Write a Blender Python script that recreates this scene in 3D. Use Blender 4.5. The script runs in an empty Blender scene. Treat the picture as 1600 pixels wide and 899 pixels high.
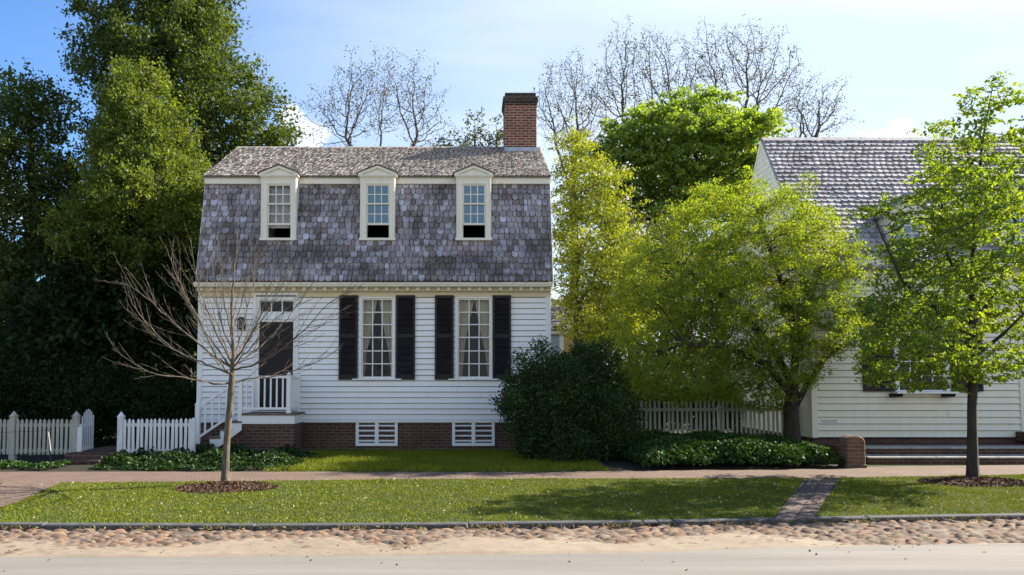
import bpy, math, random
import numpy as np
from mathutils import Vector, Matrix

SC = bpy.context.scene
COL = SC.collection
RAD = math.radians

# ------------------------------------------------------------------ camera
PW, PH, FOC = 1600.0, 899.0, 1244.0        # photograph size and focal length in its pixels
CX, HZ, PITCH, EYE = 730.0, 600.0, RAD(3.2), 1.6
CY = HZ - FOC * math.tan(PITCH)
cam_d = bpy.data.cameras.new('camera')
cam = bpy.data.objects.new('camera', cam_d)
COL.objects.link(cam)
cam.location = (0, 0, EYE)
cam.rotation_euler = (math.pi / 2 + PITCH, 0, 0)
cam_d.sensor_width = 36.0
cam_d.lens = FOC / PW * 36.0
cam_d.shift_x = (PW / 2 - CX) / PW
cam_d.shift_y = (CY - PH / 2) / PW
cam_d.clip_start = 0.1
cam_d.clip_end = 3000
SC.camera = cam

# ------------------------------------------------------------------ sun and sky
SUN_EL, SUN_AZ = RAD(36), RAD(20)           # azimuth measured from +X towards +Y (behind the houses)
SUN_DIR = Vector((math.cos(SUN_AZ) * math.cos(SUN_EL), math.sin(SUN_AZ) * math.cos(SUN_EL), math.sin(SUN_EL)))
sun_d = bpy.data.lights.new('sun', 'SUN')
sun_d.energy = 5.0
sun_d.angle = RAD(0.5)
sun_d.color = (1.0, 0.93, 0.80)
sun = bpy.data.objects.new('sun', sun_d)
COL.objects.link(sun)
sun.location = (30, 30, 40)
sun.rotation_euler = SUN_DIR.to_track_quat('Z', 'Y').to_euler()

world = bpy.data.worlds.new('World')
SC.world = world
world.use_nodes = True
wn, wl = world.node_tree.nodes, world.node_tree.links
wn.clear()
w_out = wn.new('ShaderNodeOutputWorld')
w_bg = wn.new('ShaderNodeBackground')
w_sky = wn.new('ShaderNodeTexSky')
w_sky.sky_type = 'NISHITA'
w_sky.sun_disc = False
w_sky.sun_elevation = SUN_EL
w_sky.sun_rotation = math.pi / 2 - SUN_AZ
w_sky.air_density = 1.0
w_sky.dust_density = 0.6
w_sky.ozone_density = 3.0
w_bg.inputs['Strength'].default_value = 0.07
w_tc = wn.new('ShaderNodeTexCoord')
w_sep = wn.new('ShaderNodeSeparateXYZ')
wl.new(w_tc.outputs['Generated'], w_sep.inputs[0])
def wmath(op, a, b=None, clamp=False):
    n = wn.new('ShaderNodeMath'); n.operation = op; n.use_clamp = clamp
    for i, v in enumerate((a, b)):
        if v is None: continue
        if isinstance(v, (int, float)): n.inputs[i].default_value = v
        else: wl.new(v, n.inputs[i])
    return n.outputs[0]
# thin high cloud: the view direction cut with a plane far above
zc = wmath('MAXIMUM', w_sep.outputs['Z'], 0.05)
zc = wmath('ADD', zc, 0.12)
ux, uy = wmath('DIVIDE', w_sep.outputs['X'], zc), wmath('DIVIDE', w_sep.outputs['Y'], zc)
w_cmb = wn.new('ShaderNodeCombineXYZ')
wl.new(ux, w_cmb.inputs[0]); wl.new(uy, w_cmb.inputs[1])
def wnoise(vec, scale, detail, rough, dist=0.0):
    n = wn.new('ShaderNodeTexNoise')
    n.inputs['Scale'].default_value = scale; n.inputs['Detail'].default_value = detail
    n.inputs['Roughness'].default_value = rough; n.inputs['Distortion'].default_value = dist
    wl.new(vec, n.inputs['Vector']); return n.outputs['Fac']
def wramp(v, a, b):
    n = wn.new('ShaderNodeMapRange'); n.clamp = True; n.interpolation_type = 'SMOOTHSTEP'
    n.inputs['From Min'].default_value = a; n.inputs['From Max'].default_value = b
    wl.new(v, n.inputs['Value']); return n.outputs['Result']
w_map = wn.new('ShaderNodeMapping')
w_map.inputs['Rotation'].default_value = (0, 0, RAD(-28)); w_map.inputs['Scale'].default_value = (0.55, 1.5, 1)
w_map.inputs['Location'].default_value = (0.3, 1.1, 0)
wl.new(w_cmb.outputs[0], w_map.inputs['Vector'])
cirrus = wramp(wnoise(w_map.outputs[0], 1.1, 7, 0.55, 0.5), 0.36, 0.72)
veil = wramp(w_sep.outputs['X'], -0.52, 0.36)                   # the veil of cloud thickens towards the sun
veil = wmath('ADD', wmath('MULTIPLY', veil, 0.70), wmath('MULTIPLY', cirrus, wmath('ADD', 0.02, wmath('MULTIPLY', veil, 0.45))), True)
veil = wmath('MULTIPLY', veil, wmath('SUBTRACT', 1.0, wramp(w_sep.outputs['Z'], 0.42, 0.62)))   # only low in the sky
# bright low cloud added behind the camera, unseen, to light the house fronts
back = wmath('MULTIPLY', wramp(wmath('MULTIPLY', w_sep.outputs['Y'], -1.0), 0.05, 0.5), wmath('SUBTRACT', 1.0, wramp(w_sep.outputs['Z'], 0.35, 0.65)))
veil = wmath('MAXIMUM', veil, wmath('MULTIPLY', back, wmath('ADD', 0.74, wmath('MULTIPLY', cirrus, 0.25))))
# low cumulus
cum_v = wn.new('ShaderNodeMapping'); cum_v.inputs['Scale'].default_value = (1, 1, 1.7)
cum_v.inputs['Location'].default_value = (0.37, 0.2, 0.11)
wl.new(w_tc.outputs['Generated'], cum_v.inputs['Vector'])
cum = wramp(wnoise(cum_v.outputs[0], 5.5, 9, 0.55), 0.53, 0.62)
band = wmath('MULTIPLY', wramp(w_sep.outputs['Z'], 0.10, 0.20), wmath('SUBTRACT', 1.0, wramp(w_sep.outputs['Z'], 0.24, 0.34)))
cum = wmath('MULTIPLY', cum, band)
# two small cumulus heads above the roofs
yc = wmath('MAXIMUM', w_sep.outputs['Y'], 0.05)
uu, vv = wmath('DIVIDE', w_sep.outputs['X'], yc), wmath('DIVIDE', w_sep.outputs['Z'], yc)
puff_n = wnoise(cum_v.outputs[0], 16, 8, 0.6)
for u0, v0, au, av in ((-0.20, 0.315, 0.040, 0.024), (-0.225, 0.338, 0.018, 0.016), (0.545, 0.318, 0.05, 0.012), (0.555, 0.330, 0.022, 0.012), (0.245, 0.25, 0.08, 0.02)):
    du, dv = wmath('DIVIDE', wmath('SUBTRACT', uu, u0), au), wmath('DIVIDE', wmath('SUBTRACT', vv, v0), av)
    rr = wmath('SQRT', wmath('ADD', wmath('MULTIPLY', du, du), wmath('MULTIPLY', dv, dv)))
    pf = wramp(wmath('ADD', wmath('SUBTRACT', 1.0, rr), wmath('MULTIPLY', wmath('SUBTRACT', puff_n, 0.5), 2.4)), 0.0, 0.45)
    cum = wmath('MAXIMUM', cum, wmath('MULTIPLY', pf, wmath('MULTIPLY', wramp(w_sep.outputs['Y'], 0.1, 0.3), 0.75)))
w_m1 = wn.new('ShaderNodeMix'); w_m1.data_type = 'RGBA'
w_tint = wn.new('ShaderNodeMix'); w_tint.data_type = 'RGBA'; w_tint.blend_type = 'MULTIPLY'; w_tint.inputs['Factor'].default_value = 1.0
wl.new(w_sky.outputs[0], w_tint.inputs['A']); w_tint.inputs['B'].default_value = (0.70, 0.97, 1.24, 1)
wl.new(veil, w_m1.inputs['Factor']); wl.new(w_tint.outputs['Result'], w_m1.inputs['A'])
w_m1.inputs['B'].default_value = (4.75, 5.15, 5.35, 1)
w_m2 = wn.new('ShaderNodeMix'); w_m2.data_type = 'RGBA'
wl.new(cum, w_m2.inputs['Factor']); wl.new(w_m1.outputs['Result'], w_m2.inputs['A'])
w_m2.inputs['B'].default_value = (5.8, 5.9, 6.0, 1)
wl.new(w_m2.outputs['Result'], w_bg.inputs['Color'])
wl.new(w_bg.outputs[0], w_out.inputs[0])

SC.view_settings.view_transform = 'Standard'
SC.view_settings.look = 'None'
SC.view_settings.exposure = 1.64
SC.view_settings.gamma = 1.0
SC.view_settings.use_curve_mapping = False
SC.render.engine = 'CYCLES'
SC.cycles.max_bounces = 8
SC.cycles.transparent_max_bounces = 8

# ------------------------------------------------------------------ where a point of the photograph stands at a given distance
def ray(px, py):
    u, v = (px - CX) / FOC, (CY - py) / FOC
    return u, math.cos(PITCH) - v * math.sin(PITCH), math.sin(PITCH) + v * math.cos(PITCH)
def P(px, py, Y):
    dx, dy, dz = ray(px, py); t = Y / dy
    return Vector((dx * t, Y, EYE + dz * t))
def X(px, py, Y): return P(px, py, Y).x
def Z(py, Y): return P(CX, py, Y).z
def G(px, py, z=0.0):
    dx, dy, dz = ray(px, py); t = (z - EYE) / dz
    return Vector((dx * t, dy * t, z))

# ------------------------------------------------------------------ objects
def tag(o, label=None, cat=None, group=None, kind=None):
    if label: o['label'] = label
    if cat: o['category'] = cat
    if group: o['group'] = group
    if kind: o['kind'] = kind
    return o
def thing(name, label, cat, loc, group=None):
    o = bpy.data.objects.new(name, None); COL.objects.link(o)
    o.location = loc; o.empty_display_size = 0.2
    return tag(o, label, cat, group)
def root_loc(o):
    v = Vector((0, 0, 0))
    while o is not None:
        v = v + Vector(o.location); o = o.parent
    return v
def link_mesh(name, me, mats, parent=None, origin=None):
    for m in (mats if isinstance(mats, (list, tuple)) else [mats]): me.materials.append(m)
    o = bpy.data.objects.new(name, me); COL.objects.link(o)
    if parent is not None: o.parent = parent
    return o
def np_mesh(name, verts, faces, smooth=False, tint=None, mat_idx=None):
    """verts (n,3); faces (m,k) of one size k"""
    verts = np.asarray(verts, dtype=np.float32); faces = np.asarray(faces, dtype=np.int32)
    me = bpy.data.meshes.new(name)
    n, (m, k) = len(verts), faces.shape
    me.vertices.add(n); me.vertices.foreach_set('co', verts.ravel())
    me.loops.add(m * k); me.loops.foreach_set('vertex_index', faces.ravel())
    me.polygons.add(m)
    me.polygons.foreach_set('loop_start', np.arange(0, m * k, k, dtype=np.int32))
    me.polygons.foreach_set('loop_total', np.full(m, k, dtype=np.int32))
    if mat_idx is not None: me.polygons.foreach_set('material_index', np.asarray(mat_idx, dtype=np.int32))
    me.update(calc_edges=True)
    me.polygons.foreach_set('use_smooth', np.full(m, bool(smooth)))
    if tint is not None:
        a = me.color_attributes.new('tint', 'FLOAT_COLOR', 'POINT')
        t = np.ones((n, 4), dtype=np.float32); t[:, :3] = tint
        a.data.foreach_set('color', t.ravel())
    return me

class MB:
    """collects boxes, prisms and tubes, builds them as one mesh"""
    def __init__(s): s.v, s.f, s.mi, s.t = [], [], [], []
    def add(s, vs, fs, mi=0, tint=None):
        b = len(s.v); s.v += [tuple(v) for v in vs]
        s.f += [tuple(b + i for i in f) for f in fs]; s.mi += [mi] * len(fs)
        s.t += [tint or (1, 1, 1)] * len(vs)
        return s
    def box(s, x0, x1, y0, y1, z0, z1, mi=0, tint=None):
        x0, x1 = sorted((x0, x1)); y0, y1 = sorted((y0, y1)); z0, z1 = sorted((z0, z1))
        return s.add([(x0, y0, z0), (x1, y0, z0), (x1, y1, z0), (x0, y1, z0), (x0, y0, z1), (x1, y0, z1), (x1, y1, z1), (x0, y1, z1)],
                     [(0, 3, 2, 1), (4, 5, 6, 7), (0, 1, 5, 4), (1, 2, 6, 5), (2, 3, 7, 6), (3, 0, 4, 7)], mi, tint)
    def prism(s, poly, d0, d1, axis='y', mi=0, tint=None):
        """poly: 2-D outline, run from d0 to d1 along an axis. axis y: (x,z); axis x: (y,z); axis z: (x,y)"""
        n = len(poly)
        mk = {'y': lambda a, b, d: (a, d, b), 'x': lambda a, b, d: (d, a, b), 'z': lambda a, b, d: (a, b, d)}[axis]
        vs = [mk(a, b, d0) for a, b in poly] + [mk(a, b, d1) for a, b in poly]
        fs = [tuple(range(n)), tuple(range(2 * n - 1, n - 1, -1))] + [(i, i + n, (i + 1) % n + n, (i + 1) % n) for i in range(n)]
        return s.add(vs, fs, mi, tint)
    def bar(s, a, b, w, h, up=(0, 0, 1), mi=0, tint=None):
        a, b = Vector(a), Vector(b); d = (b - a).normalized()
        r = d.cross(Vector(up)).normalized() * (w / 2); u = r.cross(d).normalized() * (h / 2)
        vs = [a - r - u, a + r - u, a + r + u, a - r + u, b - r - u, b + r - u, b + r + u, b - r + u]
        return s.add(vs, [(0, 3, 2, 1), (4, 5, 6, 7), (0, 1, 5, 4), (1, 2, 6, 5), (2, 3, 7, 6), (3, 0, 4, 7)], mi, tint)
    def tube(s, pts, rad, n=8, mi=0):
        pts = [Vector(p) for p in pts]; b = []
        for i, p in enumerate(pts):
            d = (pts[min(i + 1, len(pts) - 1)] - pts[max(i - 1, 0)]).normalized()
            r = d.cross(Vector((0.31, 0.2, 0.93))).normalized(); u = r.cross(d)
            q = rad[i] if isinstance(rad, (list, tuple)) else rad
            b += [p + (r * math.cos(2 * math.pi * k / n) + u * math.sin(2 * math.pi * k / n)) * q for k in range(n)]
        fs = [(i * n + k, i * n + (k + 1) % n, (i + 1) * n + (k + 1) % n, (i + 1) * n + k) for i in range(len(pts) - 1) for k in range(n)]
        fs += [tuple(range(n - 1, -1, -1)), tuple((len(pts) - 1) * n + k for k in range(n))]
        return s.add(b, fs, mi)
    def build(s, name, mat, parent=None, bevel=0.0, smooth=False, tint=False):
        o0 = root_loc(parent) if parent is not None else Vector((0, 0, 0))
        me = bpy.data.meshes.new(name)
        me.from_pydata([(a - o0.x, b - o0.y, c - o0.z) for a, b, c in s.v], [], s.f)
        me.update()
        if any(s.mi): me.polygons.foreach_set('material_index', s.mi)
        if smooth: me.polygons.foreach_set('use_smooth', [True] * len(s.f))
        if tint:
            a = me.color_attributes.new('tint', 'FLOAT_COLOR', 'POINT')
            a.data.foreach_set('color', [c for t in s.t for c in (*t, 1.0)])
        o = link_mesh(name, me, mat, parent)
        if bevel:
            md = o.modifiers.new('edge', 'BEVEL'); md.width = bevel; md.segments = 1
            md.limit_method = 'ANGLE'; md.angle_limit = RAD(50)
        return o

# ------------------------------------------------------------------ materials
class NM:
    def __init__(s, name):
        s.m = bpy.data.materials.new(name); s.m.use_nodes = True
        s.n, s.l = s.m.node_tree.nodes, s.m.node_tree.links
        s.b = s.n['Principled BSDF']
        s.b.inputs['Specular IOR Level'].default_value = 0.3
    def set(s, k, v):
        i = s.b.inputs[k]
        if hasattr(v, 'is_output'): s.l.new(v, i)
        else: i.default_value = v
        return s
    def node(s, t, **kw):
        n = s.n.new(t)
        for k, v in kw.items():
            if k in n.inputs:
                if hasattr(v, 'is_output'): s.l.new(v, n.inputs[k])
                else: n.inputs[k].default_value = v
            else: setattr(n, k, v)
        return n
    def coord(s, scale=(1, 1, 1), loc=(0, 0, 0), rot=(0, 0, 0)):
        tc = s.node('ShaderNodeTexCoord'); m = s.node('ShaderNodeMapping')
        m.inputs['Scale'].default_value = scale; m.inputs['Location'].default_value = loc; m.inputs['Rotation'].default_value = rot
        s.l.new(tc.outputs['Object'], m.inputs['Vector']); return m.outputs[0]
    def noise(s, scale=1.0, detail=4, rough=0.55, vec=None, stretch=(1, 1, 1)):
        n = s.node('ShaderNodeTexNoise', Scale=scale, Detail=detail, Roughness=rough)
        s.l.new(vec or s.coord(stretch), n.inputs['Vector']); return n.outputs['Fac']
    def ramp(s, v, a, b, lo=0.0, hi=1.0):
        n = s.node('ShaderNodeMapRange', clamp=True); n.inputs['From Min'].default_value = a; n.inputs['From Max'].default_value = b
        n.inputs['To Min'].default_value = lo; n.inputs['To Max'].default_value = hi
        s.l.new(v, n.inputs['Value']); return n.outputs['Result']
    def mix(s, f, a, b, mode='MIX'):
        n = s.node('ShaderNodeMix', data_type='RGBA', blend_type=mode)
        for k, v in (('Factor', f), ('A', a), ('B', b)):
            i = [q for q in n.inputs if q.name == k and (q.type == 'RGBA' or k == 'Factor')][0]
            if hasattr(v, 'is_output'): s.l.new(v, i)
            elif k == 'Factor': i.default_value = v
            else: i.default_value = (*v, 1) if len(v) == 3 else v
        return [q for q in n.outputs if q.type == 'RGBA'][0]
    def math(s, op, a, b=0.0):
        n = s.node('ShaderNodeMath', operation=op)
        for i, v in enumerate((a, b)):
            if hasattr(v, 'is_output'): s.l.new(v, n.inputs[i])
            else: n.inputs[i].default_value = v
        return n.outputs[0]
    def bump(s, h, strength=0.3, dist=0.01):
        n = s.node('ShaderNodeBump'); n.inputs['Strength'].default_value = strength; n.inputs['Distance'].default_value = dist
        s.l.new(h, n.inputs['Height']); s.l.new(n.outputs[0], s.b.inputs['Normal']); return s
    def tint(s):
        return s.node('ShaderNodeAttribute', attribute_name='tint').outputs['Color']

def paint(name, c, rough=0.55, dirt=(0.5, 0.47, 0.42), amount=0.25, streak=(3, 3, 0.5), bump=0.15):
    k = NM(name)
    f = k.ramp(k.noise(2.2, 6, 0.6, stretch=streak), 0.45, 0.8, 0, amount)
    f2 = k.ramp(k.noise(30, 3, 0.6, stretch=(1, 1, 0.3)), 0.55, 0.8, 0, amount * 0.6)
    c1 = k.mix(f, c, tuple(a * b for a, b in zip(c, dirt)))
    c2 = k.mix(f2, c1, tuple(a * b * 0.9 for a, b in zip(c, dirt)))
    k.set('Base Color', c2).set('Roughness', rough)
    k.bump(k.noise(40, 4, 0.6, stretch=(0.3, 1, 1)), bump, 0.004)
    return k.m
def plain(name, c, rough=0.6, var=0.25, scale=6, metallic=0.0, bump=0.1):
    k = NM(name)
    k.set('Base Color', k.mix(k.ramp(k.noise(scale, 5, 0.6), 0.3, 0.7), tuple(a * (1 - var) for a in c), tuple(min(1, a * (1 + var)) for a in c)))
    k.set('Roughness', rough).set('Metallic', metallic).bump(k.noise(scale * 6, 4), bump, 0.01)
    return k.m
def brick(name, c1, c2, mortar, w=0.215, h=0.073, dark=0.5, horizontal=False, rot=0.0, msize=0.012, dirt_top=None):
    k = NM(name)
    tc = k.node('ShaderNodeTexCoord'); sp = k.node('ShaderNodeSeparateXYZ'); k.l.new(tc.outputs['Object'], sp.inputs[0])
    cb = k.node('ShaderNodeCombineXYZ')
    if horizontal: vec = k.coord(rot=(0, 0, rot))
    else:
        k.l.new(k.math('ADD', sp.outputs[0], sp.outputs[1]), cb.inputs[0]); k.l.new(sp.outputs[2], cb.inputs[1]); vec = cb.outputs[0]
    b = k.node('ShaderNodeTexBrick', Scale=1.0)
    b.inputs['Mortar Size'].default_value = msize; b.inputs['Mortar Smooth'].default_value = 0.2; b.inputs['Bias'].default_value = 0.0
    b.inputs['Brick Width'].default_value = w; b.inputs['Row Height'].default_value = h
    b.inputs['Color1'].default_value = (*c1, 1); b.inputs['Color2'].default_value = (*c2, 1); b.inputs['Mortar'].default_value = (*mortar, 1)
    k.l.new(vec, b.inputs['Vector'])
    n = k.ramp(k.noise(1.6, 6, 0.65), 0.35, 0.7, 0, dark)
    c = k.mix(n, b.outputs['Color'], (0.02, 0.018, 0.016))
    c = k.mix(k.ramp(k.noise(25, 4), 0.3, 0.8, 0, 0.5), c, tuple(a * 0.6 for a in c1))
    k.set('Base Color', c).set('Roughness', 0.85)
    h2 = k.math('ADD', k.math('MULTIPLY', b.outputs['Fac'], -1.0), k.math('MULTIPLY', k.noise(60, 3), 0.5))
    k.bump(h2, 0.6, 0.008)
    return k.m
def leaf_mat(name, c, trans=0.45, tcol=(1.25, 1.15, 0.5), gloss=0.07, rough=0.4):
    m = bpy.data.materials.new(name); m.use_nodes = True
    n, l = m.node_tree.nodes, m.node_tree.links; n.clear()
    out = n.new('ShaderNodeOutputMaterial'); at = n.new('ShaderNodeAttribute'); at.attribute_name = 'tint'
    mul = n.new('ShaderNodeMix'); mul.data_type = 'RGBA'; mul.blend_type = 'MULTIPLY'; mul.inputs[0].default_value = 1
    l.new(at.outputs['Color'], mul.inputs[6]); mul.inputs[7].default_value = (*c, 1)
    mt = n.new('ShaderNodeMix'); mt.data_type = 'RGBA'; mt.blend_type = 'MULTIPLY'; mt.inputs[0].default_value = 1
    l.new(mul.outputs[2], mt.inputs[6]); mt.inputs[7].default_value = (*tcol, 1)
    d = n.new('ShaderNodeBsdfDiffuse'); t = n.new('ShaderNodeBsdfTranslucent'); g = n.new('ShaderNodeBsdfGlossy')
    g.inputs['Roughness'].default_value = rough; g.inputs['Color'].default_value = (1, 1, 1, 1)
    l.new(mul.outputs[2], d.inputs[0]); l.new(mt.outputs[2], t.inputs[0])
    a = n.new('ShaderNodeMixShader'); a.inputs[0].default_value = trans
    l.new(d.outputs[0], a.inputs[1]); l.new(t.outputs[0], a.inputs[2])
    b = n.new('ShaderNodeMixShader'); b.inputs[0].default_value = gloss
    l.new(a.outputs[0], b.inputs[1]); l.new(g.outputs[0], b.inputs[2]); l.new(b.outputs[0], out.inputs[0])
    return m
def bark(name, c, scale=14):
    k = NM(name)
    n = k.noise(scale, 6, 0.65, stretch=(1, 1, 0.25))
    k.set('Base Color', k.mix(k.ramp(n, 0.3, 0.7), tuple(a * 0.45 for a in c), tuple(a * 1.35 for a in c))).set('Roughness', 0.9)
    k.bump(n, 0.9, 0.02); return k.m
def glass(name, refl=0.10, see=0.75, gcol=(1, 1, 1, 1)):
    m = bpy.data.materials.new(name); m.use_nodes = True
    n, l = m.node_tree.nodes, m.node_tree.links; n.clear()
    out = n.new('ShaderNodeOutputMaterial'); tr = n.new('ShaderNodeBsdfTransparent'); tr.inputs[0].default_value = (see, see, see, 1)
    g = n.new('ShaderNodeBsdfGlossy'); g.inputs['Roughness'].default_value = 0.02; g.inputs['Color'].default_value = gcol
    fr = n.new('ShaderNodeFresnel'); fr.inputs['IOR'].default_value = 1.38
    tc = n.new('ShaderNodeTexCoord'); no = n.new('ShaderNodeTexNoise'); no.inputs['Scale'].default_value = 5
    bp = n.new('ShaderNodeBump'); bp.inputs['Strength'].default_value = 0.06; bp.inputs['Distance'].default_value = 0.02
    l.new(tc.outputs['Object'], no.inputs['Vector']); l.new(no.outputs['Fac'], bp.inputs['Height']); l.new(bp.outputs[0], g.inputs['Normal'])
    ad = n.new('ShaderNodeMath'); ad.operation = 'ADD'; ad.inputs[1].default_value = refl; ad.use_clamp = True
    l.new(fr.outputs[0], ad.inputs[0])
    mx = n.new('ShaderNodeMixShader'); l.new(ad.outputs[0], mx.inputs[0]); l.new(tr.outputs[0], mx.inputs[1]); l.new(g.outputs[0], mx.inputs[2])
    l.new(mx.outputs[0], out.inputs[0]); return m
def shingle_mat(name, stain=0.6, scale=0.9, staincol=(0.035, 0.03, 0.026)):
    k = NM(name)
    st = k.math('MAXIMUM', k.ramp(k.noise(scale * 1.3, 6, 0.65, stretch=(.5, 1, 1.3)), 0.44, 0.60, 0, stain), k.ramp(k.noise(scale * 2.2, 6, 0.7, stretch=(1.5, 1, .3)), 0.47, 0.63, 0, stain * .9))
    c = k.mix(st, k.tint(), staincol)
    c = k.mix(k.ramp(k.noise(35, 4, 0.6, stretch=(1, 1, 0.2)), 0.35, 0.75, 0, 0.3), c, tuple(a * 1.5 for a in staincol))
    k.set('Base Color', c).set('Roughness', 0.8).bump(k.noise(50, 3, 0.6, stretch=(1, 1, 0.15)), 0.3, 0.006)
    return k.m

M = dict(
    siding=paint('white_siding', (0.84, 0.84, 0.82), 0.5, (0.6, 0.58, 0.54), 0.12),
    cream=paint('cream_trim', (0.78, 0.74, 0.62), 0.45, (0.6, 0.55, 0.45), 0.2),
    tan=paint('tan_cornice', (0.70, 0.60, 0.40), 0.5, (0.6, 0.55, 0.45), 0.2),
    white=paint('white_trim', (0.80, 0.80, 0.77), 0.45, (0.55, 0.52, 0.46), 0.22),
    fence=paint('fence_white', (0.72, 0.73, 0.72), 0.65, (0.35, 0.36, 0.30), 0.55, (4, 4, 1.2)),
    dimfence=paint('worn_dimmed_fence_white', (0.40, 0.40, 0.35), 0.75, (0.35, 0.35, 0.28), 0.8, (4, 4, 1.2)),  # fence white greyed: its shade put into the base colour, dirt on top
    shutter=plain('black_brown_paint', (0.012, 0.008, 0.008), 0.5, 0.3),
    door=plain('dark_door_paint', (0.014, 0.009, 0.009), 0.5, 0.3),
    dark=plain('dark_interior_and_gap', (0.03, 0.028, 0.026), 0.9, 0.3),
    iron=plain('black_iron', (0.015, 0.015, 0.016), 0.45, 0.3, metallic=0.6),
    tread=plain('worn_tread_wood', (0.16, 0.12, 0.09), 0.8, 0.3),
    lead=plain('flashing_metal', (0.34, 0.38, 0.46), 0.45, 0.15, metallic=0.3),
    brick=brick('foundation_brick', (0.14, 0.052, 0.036), (0.075, 0.032, 0.025), (0.18, 0.15, 0.12), dark=0.6),
    chim=brick('chimney_brick', (0.27, 0.088, 0.042), (0.10, 0.038, 0.026), (0.42, 0.34, 0.26), dark=0.45, msize=0.012),
    chimdark=brick('sooty_brick', (0.05, 0.03, 0.026), (0.03, 0.022, 0.02), (0.2, 0.17, 0.14), dark=0.5, msize=0.008),
    pier=brick('pier_brick', (0.20, 0.10, 0.06), (0.12, 0.06, 0.04), (0.2, 0.16, 0.12), dark=0.5),
    shingle=shingle_mat('weathered_shingles', 0.75, 0.75, (0.055, 0.045, 0.036)),
    roofs=shingle_mat('roof_shingles', 0.18, 1.2, (0.06, 0.042, 0.036)),
    nroofs=shingle_mat('pale_roof_shingles', 0.08, 1.0, (0.07, 0.06, 0.055)),
    glass=glass('window_glass', refl=0.0, see=.8), skyglass=glass('reflecting_glass', refl=0.16, see=0.5, gcol=(.5, .76, 1.0, 1)),  # dormer panes: blue of the reflected sky put into the gloss colour
    kerb=plain('granite_kerb', (0.075, 0.075, 0.075), 0.85, 0.4, 9, bump=0.5),
    stone=plain('pale_step_stone', (0.33, 0.31, 0.28), 0.8, 0.3, 5, bump=0.3),
    bark_grey=bark('pale_young_bark', (0.125, 0.10, 0.075), 22), bark_dark=bark('dark_bark', (0.045, 0.036, 0.03)),
    bark_moss=bark('mossy_bark', (0.13, 0.11, 0.05)), bark_far=bark('far_bark', (0.11, 0.095, 0.085)),
    plaque=plain('pale_plaque', (0.62, 0.62, 0.58), 0.5, 0.1),
)
def splash(m):
    """grime splashed up along the foot of a boarded wall"""
    n, l = m.node_tree.nodes, m.node_tree.links; b = n['Principled BSDF']; src = b.inputs['Base Color'].links[0].from_socket
    tc = n.new('ShaderNodeTexCoord'); sp = n.new('ShaderNodeSeparateXYZ'); l.new(tc.outputs['Object'], sp.inputs[0])
    r = n.new('ShaderNodeMapRange'); r.inputs['From Min'].default_value = .65; r.inputs['From Max'].default_value = 1.5; r.inputs['To Min'].default_value = .42; r.inputs['To Max'].default_value = 0
    l.new(sp.outputs[2], r.inputs['Value']); no = n.new('ShaderNodeTexNoise'); no.inputs['Scale'].default_value = 3.5; no.inputs['Detail'].default_value = 7; no.inputs['Roughness'].default_value = .7
    l.new(tc.outputs['Object'], no.inputs['Vector']); mu = n.new('ShaderNodeMath'); mu.operation = 'MULTIPLY'; l.new(r.outputs[0], mu.inputs[0]); l.new(no.outputs['Fac'], mu.inputs[1])
    mx = n.new('ShaderNodeMix'); mx.data_type = 'RGBA'; l.new(mu.outputs[0], mx.inputs[0]); l.new(src, mx.inputs[6]); mx.inputs[7].default_value = (.30, .29, .24, 1); l.new(mx.outputs[2], b.inputs['Base Color'])
splash(M['siding'])
k = NM('cream_curtain'); k.set('Base Color', k.mix(k.noise(12, 3, stretch=(6, 1, 0.3)), (0.62, 0.56, 0.40), (0.80, 0.75, 0.60))).set('Roughness', 0.9); M['curtain'] = k.m
k = NM('net_curtain'); k.set('Base Color', k.mix(k.noise(20, 3, stretch=(6, 1, 0.2)), (0.45, 0.47, 0.5), (0.75, 0.76, 0.78))).set('Roughness', 0.9); M['net'] = k.m
rng = np.random.default_rng(7)
random.seed(7)

# ================================================================== the setting: ground, pavement, kerb, gutter, road
def interp(tab, x): return float(np.interp(x, [a for a, b in tab], [b for a, b in tab]))
KERB_TOP = [(-400, 821), (0, 821), (400, 822), (800, 819), (1000, 817), (1200, 812), (1600, 805.5), (2000, 801)]
WALK_NEAR = [(-400, 757), (100, 755), (350, 752.5), (600, 750), (800, 748.5), (1240, 748), (1320, 747), (1600, 742), (2000, 738)]
WALK_FAR = [(-400, 738), (0, 737.5), (500, 737.5), (830, 738), (1000, 736), (1300, 733), (1360, 729.5), (1600, 727), (2000, 724)]
ROAD_EDGE = [(-400, 872), (0, 872.5), (300, 872), (600, 871), (800, 868.5), (1000, 866), (1200, 858.5), (1600, 851), (2000, 847)]
ROAD_Z = -0.045
def line(tab, z=0.0, xs=range(-300, 2001, 50)):
    pts = [G(x, interp(tab, x), z) for x in xs]
    pts = [Vector((-90, pts[0].y - 0.02 * (pts[0].x + 90) * 0, z))] + pts + [Vector((90, pts[-1].y + 3.0, z))]
    return pts
L_KERB, L_NEAR, L_FAR = line(KERB_TOP), line(WALK_NEAR), line(WALK_FAR)
L_ROAD = line(ROAD_EDGE, ROAD_Z)
def yat(L, x): return float(np.interp(x, [p.x for p in L], [p.y for p in L]))
def strip(mb, A, B, z, mi=0):
    n = len(A)
    vs = [(p.x, p.y, z) for p in A] + [(p.x, p.y, z) for p in B]
    mb.add(vs, [(i, i + 1, n + i + 1, n + i) for i in range(n - 1)], mi)

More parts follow.
